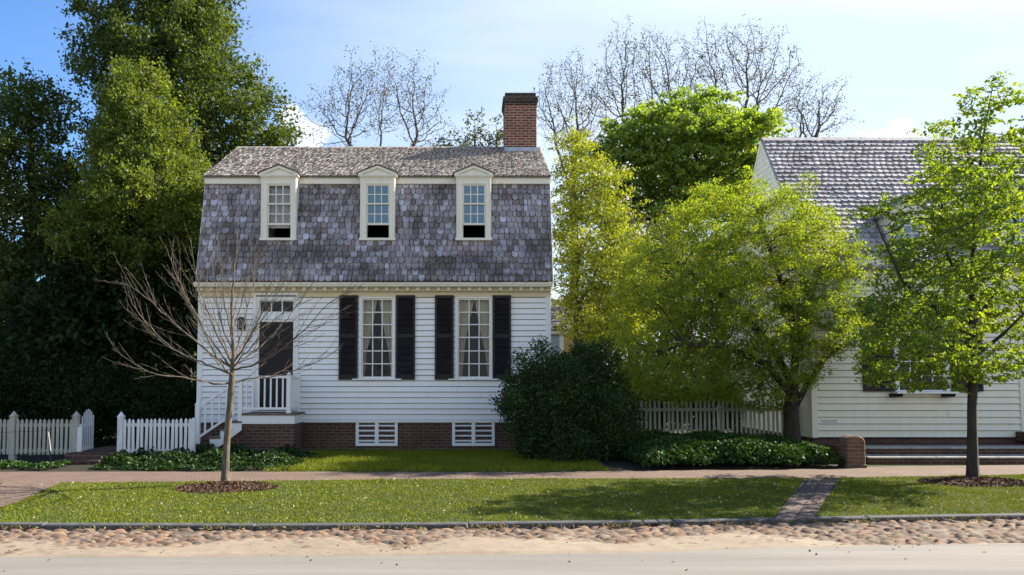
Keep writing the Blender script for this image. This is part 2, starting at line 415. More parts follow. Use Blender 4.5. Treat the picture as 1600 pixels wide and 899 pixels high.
k = NM('lawn_soil')
n1, n2, n3 = k.noise(0.7, 5, 0.6), k.noise(9, 6, 0.7), k.noise(70, 3, 0.7)
c = k.mix(k.ramp(n1, 0.35, 0.65), (0.03, 0.048, 0.010), (0.055, 0.07, 0.016))
c = k.mix(k.ramp(n2, 0.5, 0.75, 0, 0.7), c, (0.065, 0.052, 0.025))
c = k.mix(k.ramp(n3, 0.4, 0.7, 0, 0.5), c, (0.02, 0.028, 0.008))
k.set('Base Color', c).set('Roughness', 0.95).bump(n3, 0.8, 0.03); M['lawn'] = k.m
far = [Vector((p.x, 900, 0)) for p in L_KERB]; far[0].x, far[-1].x = -900, 900
mb = MB(); strip(mb, [Vector((p.x, p.y + 0.10, 0)) for p in L_KERB], [Vector((p.x, 60, 0)) for p in L_KERB], 0.0)
mb.add([(-900, 60, 0), (900, 60, 0), (900, 1200, 0), (-900, 1200, 0), (-900, 8, 0), (-90, 8, 0), (-90, 60, 0), (90, 8, 0), (900, 8, 0), (90, 60, 0)],
       [(0, 1, 2, 3), (4, 5, 6, 0), (7, 8, 1, 9)])
tag(mb.build('ground', M['lawn']), 'grassy ground of the verge and the yards behind', 'ground', kind='structure')

M['walk'] = brick('pavement_brick', (0.205, 0.135, 0.095), (0.165, 0.112, 0.085), (0.06, 0.048, 0.04), 0.2, 0.1, 0.35, True, msize=0.010)
M['path'] = brick('path_brick', (0.16, 0.108, 0.086), (0.12, 0.083, 0.07), (0.035, 0.028, 0.024), 0.62, 0.21, 0.25, True, RAD(-62), msize=0.012)
mb = MB(); strip(mb, L_NEAR, L_FAR, 0.004)
tag(mb.build('sidewalk', M['walk']), 'brick sidewalk running in front of the houses', 'sidewalk', kind='structure')
mb = MB(); mb.add([G(1209, 811, .008), G(1272, 810, .008), G(1312, 748, .008), G(1258, 748, .008)], [(0, 1, 2, 3)])
tag(mb.build('brick_path', M['path']), 'short brick path from kerb to sidewalk', 'path', kind='structure')
M['path2'] = brick('corner_path_brick', (0.19, 0.125, 0.09), (0.15, 0.1, 0.077), (0.07, 0.055, 0.042), 0.2, 0.1, 0.25, True, RAD(40), msize=0.006)
mb = MB(); mb.add([G(-330, 870, .008), G(-60, 815, .008), G(30, 783, .008), G(95, 754.5, .008), G(18, 750, .008), G(-14, 762, .008), G(-330, 800, .008)], [(0, 1, 2, 3, 4, 5, 6)])
tag(mb.build('corner_path', M['path2']), 'brick path branching off the sidewalk', 'path', kind='structure')

# kerb of granite lengths with a small drain opening
mb = MB(); xs = np.arange(-60, 60.01, 2.4); dx = G(1030, 826).x
def kerb_len(x0, x1, zt=0.012, zb=-0.3):
    g = 0.004
    a, b = Vector((x0 + g, yat(L_KERB, x0), 0)), Vector((x1 - g, yat(L_KERB, x1), 0))
    mb.prism([(a.x, a.y), (b.x, b.y), (b.x, b.y + 0.13), (a.x, a.y + 0.13)], zb, zt, 'z')
for x0, x1 in zip(xs[:-1], xs[1:]):
    if x0 < dx < x1 and dx - .09 > x0 and dx + .09 < x1:
        kerb_len(x0, dx - .085); kerb_len(dx + .085, x1); kerb_len(dx - .09, dx + .09, 0.012, -0.025)
        mb.box(dx - .085, dx + .085, yat(L_KERB, dx) + .1, yat(L_KERB, dx) + .128, -.3, -.03, 1)
    else: kerb_len(x0, x1, 0.012 + random.uniform(-.006, .006))
tag(mb.build('kerb', [M['kerb'], M['dark']], bevel=0.012), 'grey granite kerb along the verge', 'kerb', kind='structure')

# gutter: sand with cobbles bedded in it
k = NM('gutter_sand'); n1, n2 = k.noise(1.1, 5, 0.6, stretch=(0.5, 1.4, 1)), k.noise(26, 5, 0.7)
c = k.mix(k.ramp(n1, 0.3, 0.7), (0.20, 0.15, 0.102), (0.255, 0.205, 0.15)); c = k.mix(k.ramp(n2, 0.55, 0.8, 0, 0.5), c, (0.14, 0.098, 0.066))
k.set('Base Color', c).set('Roughness', 0.95).bump(n2, 0.6, 0.02); M['sand'] = k.m
k = NM('cobblestone'); n2 = k.noise(30, 4, 0.7)
k.set('Base Color', k.mix(k.ramp(n2, 0.35, 0.7), k.mix(1.0, k.tint(), (0.7, 0.66, 0.62), 'MULTIPLY'), k.tint())).set('Roughness', 0.85).bump(n2, 0.5, 0.01); M['cobble'] = k.m
rg = np.random.default_rng(5)
def vnoise(x, y, s, seed):
    """smooth value noise in -1..1"""
    r_ = np.random.default_rng(seed); T_ = r_.uniform(-1, 1, (64, 64)); x, y = x * s, y * s; i, j = np.floor(x).astype(int), np.floor(y).astype(int)
    u, v = x - i, y - j; u, v = u * u * (3 - 2 * u), v * v * (3 - 2 * v); g = lambda p, q: T_[p % 64, q % 64]
    return (g(i, j) * (1 - u) + g(i + 1, j) * u) * (1 - v) + (g(i, j + 1) * (1 - u) + g(i + 1, j + 1) * u) * v
gx0, gx1, nx, nv = -14.0, 15.0, 1880, 96
gxs = np.linspace(gx0, gx1, nx); kb_ = np.interp(gxs, [p.x for p in L_KERB], [p.y for p in L_KERB]) + .03; rb_ = np.interp(gxs, [p.x for p in L_ROAD], [p.y for p in L_ROAD]) - .12
f_ = np.linspace(0, 1, nv); XX = np.repeat(gxs[None], nv, 0); YY = kb_[None] + (rb_ - kb_)[None] * f_[:, None]; FF = np.repeat(f_[:, None], nx, 1)
cw, ch_ = .165, .088                                   # stone spacing along and across
wx, wy = XX + .05 * vnoise(XX, YY, 2.1, 1), (YY - np.interp(XX, gxs, kb_)) + .03 * vnoise(XX, YY, 2.7, 2)
cj = np.floor(wy / ch_).astype(int); best = np.full(XX.shape, 9.0); bid = np.zeros(XX.shape, int); dx_, dy_ = np.zeros(XX.shape), np.zeros(XX.shape)
H1 = np.random.default_rng(3).uniform(0, 1, (6, 4096))
for oj in (-1, 0, 1):
    j = cj + oj; ox = (j % 2) * cw * .5; ci = np.floor((wx - ox) / cw).astype(int)
    for oi in (-1, 0, 1):
        i = ci + oi; h = (i * 73 + j * 1291 + 50000) % 4096
        px_ = (i + .5) * cw + ox + (H1[0][h] - .5) * cw * .55; py_ = (j + .5) * ch_ + (H1[1][h] - .5) * ch_ * .5
        ax, ay = (wx - px_), (wy - py_); t = (H1[2][h] - .5) * .7; u, v = ax * np.cos(t) + ay * np.sin(t), -ax * np.sin(t) + ay * np.cos(t)
        d = ((np.abs(u) / (cw * (.37 + .16 * H1[3][h]))) ** 2.6 + (np.abs(v) / (ch_ * (.36 + .13 * H1[4][h]))) ** 2.6) ** (1 / 2.6)
        m = d < best; best = np.where(m, d, best); bid = np.where(m, h, bid); dx_ = np.where(m, u, dx_); dy_ = np.where(m, v, dy_)
dome = np.clip(1 - best ** 3.2, 0, 1) ** .6
hs = .014 + .027 * H1[5][bid] + (dx_ * (H1[0][bid] - .5) + dy_ * (H1[4][bid] - .6) * 1.3) * .22 + .004 * vnoise(XX, YY, 22, 8)
stone = (hs * dome - .018)
right = np.clip((XX - 3.0) / 1.0, 0, 1); left = np.clip((-2.6 - XX) / 2.0, 0, 1)
fill = -.015 + .036 * np.clip((FF - .30 - .22 * vnoise(XX, YY, 1.3, 4)) / .35, 0, 1) * (1 - .92 * right) * (1 - .45 * left) + .010 * vnoise(XX, YY, 1.7, 5) + .004 * vnoise(XX, YY, 7, 6) + .002 * vnoise(XX, YY, 25, 7)
fill = fill + .04 * np.clip((FF - .86) / .08, 0, 1)
zz = np.maximum(stone, fill); e_ = np.clip((stone - fill) / .006, 0, 1)
zz = np.minimum(zz, .04) * (1 - np.clip((FF - .86) / .06, 0, 1)) + .008 * np.clip((FF - .86) / .06, 0, 1)
pal = np.array([(0.225, 0.142, 0.088), (0.19, 0.125, 0.085), (0.235, 0.165, 0.11), (0.165, 0.108, 0.078), (0.215, 0.122, 0.074), (0.18, 0.135, 0.105)]) * .92
scol = pal[bid % 6] * (.8 + .35 * H1[2][bid])[..., None]
dcol = np.array((0.25, 0.198, 0.142)) * (1 + .14 * vnoise(XX, YY, 1.1, 9) + .08 * vnoise(XX, YY, 9, 10))[..., None]
crev_shade = np.clip((best - .82) / .25, 0, 1) * np.clip(((.0) - fill) / .01, 0, 1)
dcol = dcol * (1 - .68 * crev_shade[..., None])  # crevice shade between the stones painted into the sand colour
tn = (dcol * (1 - e_[..., None]) + scol * e_[..., None]).reshape(-1, 3)
V = np.stack([XX, YY, ROAD_Z + zz], -1).reshape(-1, 3); q = (np.arange(nv - 1)[:, None] * nx + np.arange(nx - 1)[None]).ravel()
k = NM('gutter_stone_and_sand'); n2 = k.noise(55, 5, 0.7)
k.set('Base Color', k.mix(k.ramp(n2, 0.4, 0.75, 0, .45), k.tint(), (0.12, 0.085, 0.06))).set('Roughness', 0.92).bump(n2, 0.45, 0.006)
tag(link_mesh('gutter', np_mesh('gutter', V, np.stack([q, q + nx, q + nx + 1, q + 1], 1), True, tn), [k.m]), 'sandy gutter paved with worn tan cobbles', 'gutter', kind='structure')

mb = MB()
for x0, x1 in ((-88, gx0 + .01), (gx1 - .01, 88)):
    xs_ = np.linspace(x0, x1, 12); strip(mb, [Vector((x, yat(L_ROAD, x) - .12, 0)) for x in xs_], [Vector((x, yat(L_KERB, x) + .03, 0)) for x in xs_], ROAD_Z + .006)
tag(mb.build('gutter', M['sand']), 'sandy gutter running on along the kerb', 'gutter', kind='structure')
k = NM('pale_road'); n1, n2, n3 = k.noise(0.8, 6, 0.6, stretch=(0.15, 2.2, 1)), k.noise(60, 4, 0.7), k.noise(3, 5, 0.6, stretch=(0.2, 3, 1))
c = k.mix(k.ramp(n1, 0.3, 0.7), (0.135, 0.122, 0.106), (0.225, 0.203, 0.174)); c = k.mix(k.ramp(n3, 0.55, 0.8, 0, 0.5), c, (0.135, 0.126, 0.115))
c = k.mix(k.ramp(n2, 0.5, 0.8, 0, 0.25), c, (0.10, 0.09, 0.08)); k.set('Base Color', c).set('Roughness', 0.9).bump(n2, 0.35, 0.006); M['road'] = k.m
mb = MB(); strip(mb, [Vector((p.x, -60, 0)) for p in L_ROAD], L_ROAD, ROAD_Z + 0.012)
tag(mb.build('road', M['road']), 'pale worn road surface', 'road', kind='structure')

k = NM('dark_soil'); n2 = k.noise(24, 6, .7); k.set('Base Color', k.mix(k.ramp(n2, .3, .7), (0.012, 0.012, 0.007), (0.040, 0.034, 0.018))).set('Roughness', 1.0).bump(n2, 1, .03)  # very dark brown soil with fine mottling
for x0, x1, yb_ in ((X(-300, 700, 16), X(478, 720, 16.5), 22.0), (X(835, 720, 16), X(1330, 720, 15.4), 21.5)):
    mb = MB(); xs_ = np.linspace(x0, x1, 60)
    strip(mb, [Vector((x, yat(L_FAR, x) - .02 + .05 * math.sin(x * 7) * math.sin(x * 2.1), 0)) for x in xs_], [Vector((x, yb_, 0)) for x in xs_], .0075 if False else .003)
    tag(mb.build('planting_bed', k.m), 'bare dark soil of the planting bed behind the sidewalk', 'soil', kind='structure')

# ================================================================== carpentry helpers
def clap(mb, x0, x1, z0, z1, y, expo, holes=(), mi=0, out=0.040):
    z = z0
    while z < z1 - 1e-4:
        zt = min(z + expo, z1); j = random.uniform(-.0025, .0025)
        cuts = sorted({z, zt, *[h for q in holes for h in q[2:4] if z < h < zt]})
        for a, b in zip(cuts[:-1], cuts[1:]):
            mid = (a + b) / 2; seg = [(x0, x1)]
            for hx0, hx1, hz0, hz1 in holes:
                if hz0 < mid < hz1:
                    seg = [s for p, q in seg for s in ((p, min(q, hx0)), (max(p, hx1), q)) if s[1] - s[0] > 1e-4]
            fa, fb = (a - z) / expo, (b - z) / expo
            seg2 = []
            for p, q in seg:
                s0 = p
                while q - s0 > 1.9:
                    L_ = random.uniform(1.1, 3.4)
                    if q - s0 - L_ < .5: break
                    seg2.append((s0, s0 + L_ - .003)); s0 += L_
                seg2.append((s0, q))
            for p, q in seg2:
                j = random.uniform(-.004, .004)
                mb.prism([(y - out + (out - .005) * fa + j, a + (.013 if fa == 0 else 0)), (y - out + (out - .005) * fb + j, b), (y + .004, b), (y + .004, a + (.013 if fa == 0 else 0))], p, q, 'x', mi)
                if fa == 0: mb.box(p, q, y + .005, y + .02, a - .02, a + .03, 1)  # dark strip paints the shadow line in the gap under each board
        z = zt
def clap_end(mb, x, side, prof, z0, expo):
    """boards on an end wall; prof(z) gives its (y0, y1)"""
    z = z0
    while True:
        y0, y1 = prof(z + expo)
        if y1 - y0 < 0.15: break
        o = 0.022 * side
        mb.prism([(x + o, z), (x + o * .25, z + expo), (x - .01 * side, z + expo), (x - .01 * side, z)], y0, y1, 'y'); z += expo
def shingles(mb, o, ux, uv, W, H, expo, w, cols, thick=0.014, rnd=True, clip=None, jit=0.2, tv=.45):
    """rows of overlapping shingles on the slope o + u*ux + v*uv"""
    o, ux, uv = Vector(o), Vector(ux).normalized(), Vector(uv).normalized(); nn = ux.cross(uv).normalized()
    if nn.z < 0 and abs(nn.z) > 1e-6: nn = -nn
    rows = int(math.ceil(H / expo)); expo = H / rows
    for r in range(rows):
        v0 = r * expo; u = -w * random.random()
        while u < W:
            ww = w * random.uniform(1 - jit, 1 + jit); a, b = max(u, 0), min(u + ww - .014, W); u += ww
            if b - a < 0.02: continue
            if clip and clip((a + b) / 2, v0 + expo * .4): continue
            dv = random.uniform(-.010, .010); top = min(v0 + expo * 1.25, H); h = (b - a)
            if rnd: sh = [(a, top), (a, v0 + .46 * h + dv), (a + .07 * h, v0 + .22 * h + dv), (a + .25 * h, v0 + .05 * h + dv), (a + .5 * h, v0 + dv), (a + .75 * h, v0 + .05 * h + dv), (b - .07 * h, v0 + .22 * h + dv), (b, v0 + .46 * h + dv), (b, top)]
            else: sh = [(a, top), (a, v0 + dv), (b, v0 + dv), (b, top)]
            th = thick * random.uniform(1 - tv, 1 + tv); n = len(sh)
            lift = lambda v: th * 1.7 * max(0.0, 1 - (v - v0) / (expo * 1.25)) + .002
            P1 = [o + ux * p + uv * q + nn * (lift(q) + th * .3) for p, q in sh]
            P0 = [o + ux * p + uv * q - nn * .004 for p, q in sh]
            c = random.choice(cols); g = random.uniform(.82, 1.15); t = tuple(q * g for q in c)
            fs = [tuple(range(n))] + [(i, i + n, i + 1 + n, i + 1) for i in range(n - 1)]
            mb.add(P1 + P0, fs, 0, t)
def muntin_sash(fr, x0, x1, z0, z1, y, nx, nz, stile=.045, bar=.022, d=.035, bot=None):
    fr.box(x0, x0 + stile, y, y + d, z0, z1); fr.box(x1 - stile, x1, y, y + d, z0, z1)
    fr.box(x0 + stile, x1 - stile, y, y + d, z0, z0 + (bot or stile)); fr.box(x0 + stile, x1 - stile, y, y + d, z1 - stile, z1)
    a, b, c, e = x0 + stile, x1 - stile, z0 + (bot or stile), z1 - stile
    for i in range(1, nx): q = a + (b - a) * i / nx; fr.box(q - bar / 2, q + bar / 2, y + .004, y + d - .006, c, e)
    for i in range(1, nz):
        q = c + (e - c) * i / nz
        for j in range(nx):
            fr.box(a + (b - a) * j / nx + bar / 2 * (j > 0), a + (b - a) * (j + 1) / nx - bar / 2 * (j < nx - 1), y + .006, y + d - .008, q - bar / 2, q + bar / 2)
def pane_sheet(name, x0, x1, z0, z1, y, mat, parent):
    mb = MB(); mb.add([(x0, y, z0), (x1, y, z0), (x1, y, z1), (x0, y, z1)], [(0, 1, 2, 3)]); return mb.build(name, mat, parent)
def curtain(name, label, x_of, z0, z1, y, mat, group, folds=5.0, amp=.03):
    """x_of(t) gives (x0,x1) at height fraction t"""
    nu, nv = 40, 14; V, F = [], []
    for j in range(nv + 1):
        t = j / nv; x0, x1 = x_of(t)
        for i in range(nu + 1):
            u = i / nu; V.append((x0 + (x1 - x0) * u, y + amp * math.sin(u * folds * 2 * math.pi + .6 * math.sin(3 * t)) , z0 + (z1 - z0) * t))
    for j in range(nv):
        for i in range(nu): a = j * (nu + 1) + i; F.append((a, a + 1, a + nu + 2, a + nu + 1))
    V = np.array(V); c = V.mean(0); o = link_mesh(name, np_mesh(name, V - c, F, True), mat); o.location = c
    sd = o.modifiers.new('cloth', 'SOLIDIFY'); sd.thickness = .004
    return tag(o, label, 'curtain', group)

# ================================================================== the gambrel house
HY = 19.0
HX0, HX1 = X(310, 550, HY), X(860, 550, HY)
house = thing('gambrel_house', 'white clapboard house with gambrel shingle roof, three dormers and dark shutters', 'house', ((HX0 + HX1) / 2, HY, 0))
zS, zC = Z(657, HY), Z(461, HY)                       # bottom and top of the siding
EY, eZ = 18.60, Z(440, 18.60)                         # lower eave
KY, kZ = 19.18, Z(287, 19.18)                         # top of the steep slope
UY, uZ = 19.02, Z(275.5, 19.02)                       # upper eave
RY, rZ = 21.85, Z(231.5, 21.85)                       # ridge
RX0, RX1 = X(305.5, 440, EY), X(864, 440, EY)
BACK = 2 * RY - HY
# openings (x0,x1,z0,z1)
W1 = (X(562, 530, HY), X(617, 530, HY), Z(592, HY), Z(464.5, HY))
W2 = (X(712, 530, HY), X(769.5, 530, HY), Z(592, HY), Z(464.5, HY))
DR = (X(396, 550, HY), X(466, 550, HY), Z(642, HY), Z(459, HY))
mb = MB(); cb = .11
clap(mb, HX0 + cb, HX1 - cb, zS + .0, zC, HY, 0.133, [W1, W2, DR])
def gprof(z):
    if z < kZ: f = max(0, (z - eZ) / (kZ - eZ)) if z > eZ else 0; y = HY + .02 + f * (KY - HY)
    else: y = KY + (z - kZ) / (rZ - kZ) * (RY - KY) + .12
    return y, 2 * RY - y
MBW = mb; mb = MB(); clap_end(mb, HX0 + .02, -1, gprof, zS, .133); mbe = MB(); clap_end(mbe, HX1 - .02, 1, gprof, zS, 0.133); mbr = MB()
clap(mbr, -HX1, -HX0, zS, eZ, -BACK, 0.133)           # rear wall, turned about
mbr.v = [(-a, -b, c) for a, b, c in mbr.v]
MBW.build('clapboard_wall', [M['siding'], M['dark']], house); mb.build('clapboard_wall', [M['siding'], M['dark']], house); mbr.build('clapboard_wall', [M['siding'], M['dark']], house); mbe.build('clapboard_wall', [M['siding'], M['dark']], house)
for x0, x1 in ((HX0 - .012, HX0 + cb), (HX1 - cb, HX1 + .012)): mb = MB(); mb.box(x0, x1, HY - .044, HY + .1, zS + .006, zC + .02); mb.build('corner_board', M['white'], house, .004)
mb = MB(); mb.box(HX0 - .02, HX1 + .02, HY - .052, HY + .05, zS - .05, zS + .005)
mb.build('sill_board', M['white'], house, .004)
mb = MB(); mb.box(HX0 + .015, HX1 - .015, HY + .012, BACK - .01, -.3, zS - .052); mb.build('foundation', M['brick'], house)
# dark rooms behind the openings
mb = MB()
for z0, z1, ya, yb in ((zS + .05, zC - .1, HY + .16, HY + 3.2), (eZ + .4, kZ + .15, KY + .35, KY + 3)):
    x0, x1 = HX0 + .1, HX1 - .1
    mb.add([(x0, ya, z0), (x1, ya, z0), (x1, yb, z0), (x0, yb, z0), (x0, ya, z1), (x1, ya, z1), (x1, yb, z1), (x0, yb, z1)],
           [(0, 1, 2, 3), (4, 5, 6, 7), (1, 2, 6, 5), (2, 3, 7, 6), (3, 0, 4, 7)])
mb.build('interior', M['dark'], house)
# cornice with dentils
mb = MB()
z440, z448, z454, z461 = eZ - .012, Z(448, 18.66), Z(455, 18.8), Z(462, HY)
mb.prism([(18.63, z440), (18.63, z440 - .035), (18.66, z448), (18.76, z448), (18.76, z440)], HX0 - .03, HX1 + .03, 'x')
mb.build('cornice', M['cream'], house, .004)
mb = MB(); mb.box(HX0 - .018, HX1 + .018, HY - .14, HY + .02, z454, z440 - .02); mb.box(HX0 - .016, HX1 + .016, HY - .05, HY + .02, z461 - .035, z454)
mb.box(HX0 - .016, HX1 + .016, 18.765, HY - .142, z448 + .004, z440 - .024)
mb.build('frieze', M['tan'], house, .003)
mb = MB(); mb.box(-.0425, .0425, 18.78, HY - .141, z454 + .01, z448 + .002); dn = mb.build('dentil', M['cream'], house, .003); x = HX0 + .06 + .0425; dn0 = dn; bx = house.location.x
dn.data.transform(Matrix.Translation((bx, 0, 0)))
while x < HX1 - .02:
    if dn is None: dn = dn0.copy(); COL.objects.link(dn); dn.parent = house
    dn.location.x = x - bx; dn = None; x += .245
# steep lower slope
SHC = [(0.43, 0.39, 0.43), (0.36, 0.32, 0.335), (0.54, 0.52, 0.58), (0.27, 0.22, 0.205), (0.45, 0.405, 0.43), (0.62, 0.61, 0.69), (0.31, 0.26, 0.245), (0.40, 0.36, 0.375)]
D_PX = [(407.5, 463), (562.5, 617), (713, 767.5)]
DFY = 18.80
dorm = [(X(a, 330, DFY), X(b, 330, DFY)) for a, b in D_PX]
dz0, dz1 = Z(376, DFY), Z(276, DFY)
slope = Vector((0, KY - EY, kZ - eZ))
mb = MB()
def dclip(u, v):
    x = RX0 + u; z = eZ + v * slope.normalized().z
    return any(a + .03 < x < b - .03 and z > dz0 + .06 for a, b in dorm)
shingles(mb, (RX0, EY, eZ), (1, 0, 0), slope, RX1 - RX0, slope.length, 0.150, 0.134, SHC, .018, True, dclip, .38)

sl = slope.normalized(); thk = Vector((0, .06, .02))
segs = [RX0 + .01] + [q for a, bb in dorm for q in (a + .05, bb - .05)] + [RX1 - .01]
def slab(x0, x1, f0, f1):
    a, c = Vector((0, EY, eZ)) + slope * f0 + Vector((0, .006, 0)), Vector((0, EY, eZ)) + slope * f1 + Vector((0, .006, 0))
    mb.prism([(a.y, a.z), (c.y, c.z), (c.y + .07, c.z), (a.y + .07, a.z)], x0, x1, 'x', 0, (.12, .11, .11))
fd = (dz0 - eZ) / (kZ - eZ)
slab(RX0 + .01, RX1 - .01, 0, fd)
for i in range(0, len(segs), 2): slab(segs[i], segs[i + 1], fd, 1)

mb.build('steep_roof', M['shingle'], house, tint=True)
mb = MB(); mb.prism([(2 * RY - EY, eZ), (2 * RY - KY, kZ), (2 * RY - KY - .08, kZ), (2 * RY - EY - .1, eZ)], RX0, RX1, 'x', 0, (.18, .17, .19)); mb.build('steep_roof', M['shingle'], house, tint=True)
# cream band under the upper eave, and the rake boards
mb = MB(); zz0, zz1 = Z(287.5, UY + .06), Z(277, UY + .06)
for i in range(0, len(segs), 2): mb.box(segs[i] - .04 * (i > 0), segs[i + 1] + .04 * (i < 4), UY + .05, KY + .1, zz0, zz1)
for x0, x1 in ((RX0 - .015, RX0 + .03), (RX1 - .03, RX1 + .015)):
    for sgn in (1, -1):
        pf = [(EY + .012, eZ - .02), (KY + .005, kZ), (UY + .03, uZ - .03), (RY, rZ - .03), (RY, rZ - .17), (KY + .1, kZ - .02), (EY + .13, eZ - .02)]
        mb.prism([(q if sgn > 0 else 2 * RY - q, w) for q, w in pf], x0, x1, 'x')
mb.build('eave_trim', M['cream'], house, .003)
# flatter upper slopes
UPC = [(0.40, 0.355, 0.32), (0.36, 0.32, 0.29), (0.43, 0.39, 0.355), (0.31, 0.27, 0.245), (0.41, 0.375, 0.35)]
us = Vector((0, RY - UY, rZ - uZ)); mb = MB()
CHX0, CHX1 = X(788.5, 190, RY - .35), X(838, 190, RY - .35)
shingles(mb, (RX0 - .02, UY, uZ), (1, 0, 0), us, RX1 - RX0 + .04, us.length, 0.150, 0.134, UPC, .022, True, None, .3, .3)
mb.prism([(UY, uZ - .03), (RY, rZ - .03), (2 * RY - UY, uZ - .03), (2 * RY - UY, uZ - .001), (RY, rZ - .001), (UY, uZ - .001)], RX0 - .02, RX1 + .02, 'x', 0, (.11, .1, .095))
x = RX0 - .02
while x < RX1: mb.prism([(RY - .1, rZ - .02), (RY, rZ + .035 + random.uniform(0, .012)), (RY + .1, rZ - .02)], x, min(x + .13, RX1 + .02), 'x', 0, tuple(random.uniform(.75, 1.1) * q for q in UPC[0])); x += .135
mb.build('upper_roof', M['roofs'], house, tint=True)

# chimney
cy0 = RY - .42; cy1 = RY + .45
fz = uZ + (cy0 - UY) / us.y * us.z
c = MB(); ct = Z(157, cy0); c.box(CHX0, CHX1, cy0, cy1, fz - .2, ct)
ch = c.build('chimney', M['chim'], house, .006)
c = MB(); e = .045
c.box(CHX0 - e, CHX1 + e, cy0 - e, cy1 + e, Z(159, cy0), Z(151.5, cy0)); c.box(CHX0 - .02, CHX1 + .02, cy0 - .02, cy1 + .02, Z(164, cy0), Z(159, cy0) + .001)
c.box(CHX0 + .01, CHX1 - .01, cy0 + .02, cy1 - .02, Z(151.5, cy0), Z(144.5, cy0))
c.build('chimney_cap', M['chimdark'], ch, .006)
c = MB(); c.box(CHX0 - .008, CHX1 + .008, cy0 - .012, cy0 + .02, fz - .03, fz + .12)
c.prism([(cy0, fz), (cy0, fz + .12), (RY, rZ + .1), (RY, rZ)], CHX0 - .012, CHX0 + .01, 'x'); c.prism([(cy0, fz), (cy0, fz + .12), (RY, rZ + .1), (RY, rZ)], CHX1 - .01, CHX1 + .012, 'x')
c.build('flashing', M['lead'], ch)

# dormers
for i, (x0, x1) in enumerate(dorm):
    xm = (x0 + x1) / 2; y = DFY
    ox0, ox1 = x0 + (x1 - x0) * .175, x1 - (x1 - x0) * .155
    oz0, oz1 = Z(371, y), Z(287.5, y)
    c = MB()
    c.box(x0, ox0, y, y + .1, dz0 + .06, dz1); c.box(ox1, x1, y, y + .1, dz0 + .06, dz1)          # casing
    c.box(ox0, ox1, y, y + .1, oz1, dz1)
    for a, b2 in ((x0 + .02, x0 + .05), (x1 - .05, x1 - .02)): c.box(a, b2, y - .012, y, dz0 + .06, dz1 - .05)
    c.box(x0 + .05, x1 - .05, y - .012, y, dz1 - .08, dz1 - .05)
    for a, b2 in ((x0, x0 + .04), (x1 - .04, x1)): c.box(a, b2, y + .1, KY + .9, dz0 + .02, dz1)   # cheeks
    d = c.build('dormer', M['cream'], house, .004)
    c = MB(); c.box(x0 - .02, x1 + .02, y - .04, y + .12, dz0, dz0 + .06); c.build('sill', M['cream'], d, .005)
    zb, za = Z(276.5, y - .05), Z(260, y - .05); hw = (x1 - x0) / 2 + .05
    c = MB(); c.box(x0 - .015, x1 + .015, y - .03, y + .1, dz1 - .03, dz1 + .0); c.box(x0 - .05, x1 + .05, y - .06, y + .1, dz1, dz1 + .04)
    c.prism([(xm - hw + .05, dz1 + .04), (xm + hw - .05, dz1 + .04), (xm, za - .03)], y + .0, y + .1, 'y')
    for s in (-1, 1):
        c.prism([(xm + s * hw, dz1 + .035), (xm + s * hw, dz1 + .075), (xm, za + .025), (xm, za - .045), (xm + s * (hw - .09), dz1 + .041)], y - .055, y + .1, 'y')
    c.build('pediment', M['cream'], d, .004)
    c = MB()
    for s in (-1, 1):
        c.prism([(xm + s * (hw + .035), dz1 + .055), (xm + s * (hw + .035), dz1 + .085), (xm, za + .058), (xm, za + .027)], y - .075, UY + 1.0, 'y', 0, (.13, .105, .09))
    c.build('dormer_roof', M['roofs'], d, tint=True)
    sz0 = Z(351.5, y + .04)
    c = MB(); zm = (Z(318, y) )
    muntin_sash(c, ox0, ox1, zm - .02, oz1, y + .03, 3, 2, .035, .022); muntin_sash(c, ox0, ox1, sz0, zm + .015, y + .066, 3, 2, .035, .022, bot=.05)
    c.box(ox0, ox0 + .02, y + .07, y + .1, oz0, sz0); c.box(ox1 - .02, ox1, y + .07, y + .1, oz0, sz0)
    c.build('sash', M['cream'], d, .002)
    pane_sheet('pane', ox0 + .02, ox1 - .02, zm, oz1 - .02, y + .046, M['skyglass' if i else 'glass'], d)
    pane_sheet('pane', ox0 + .02, ox1 - .02, sz0 + .03, zm - .01, y + .083, M['skyglass' if i else 'glass'], d)
    if i == 0:
        curtain('net_curtain', 'pale net curtain behind the panes of the dormer above the front door', lambda t: (ox0, ox1), sz0 - .05, oz1, y + .2, M['net'], None, 8, .012)

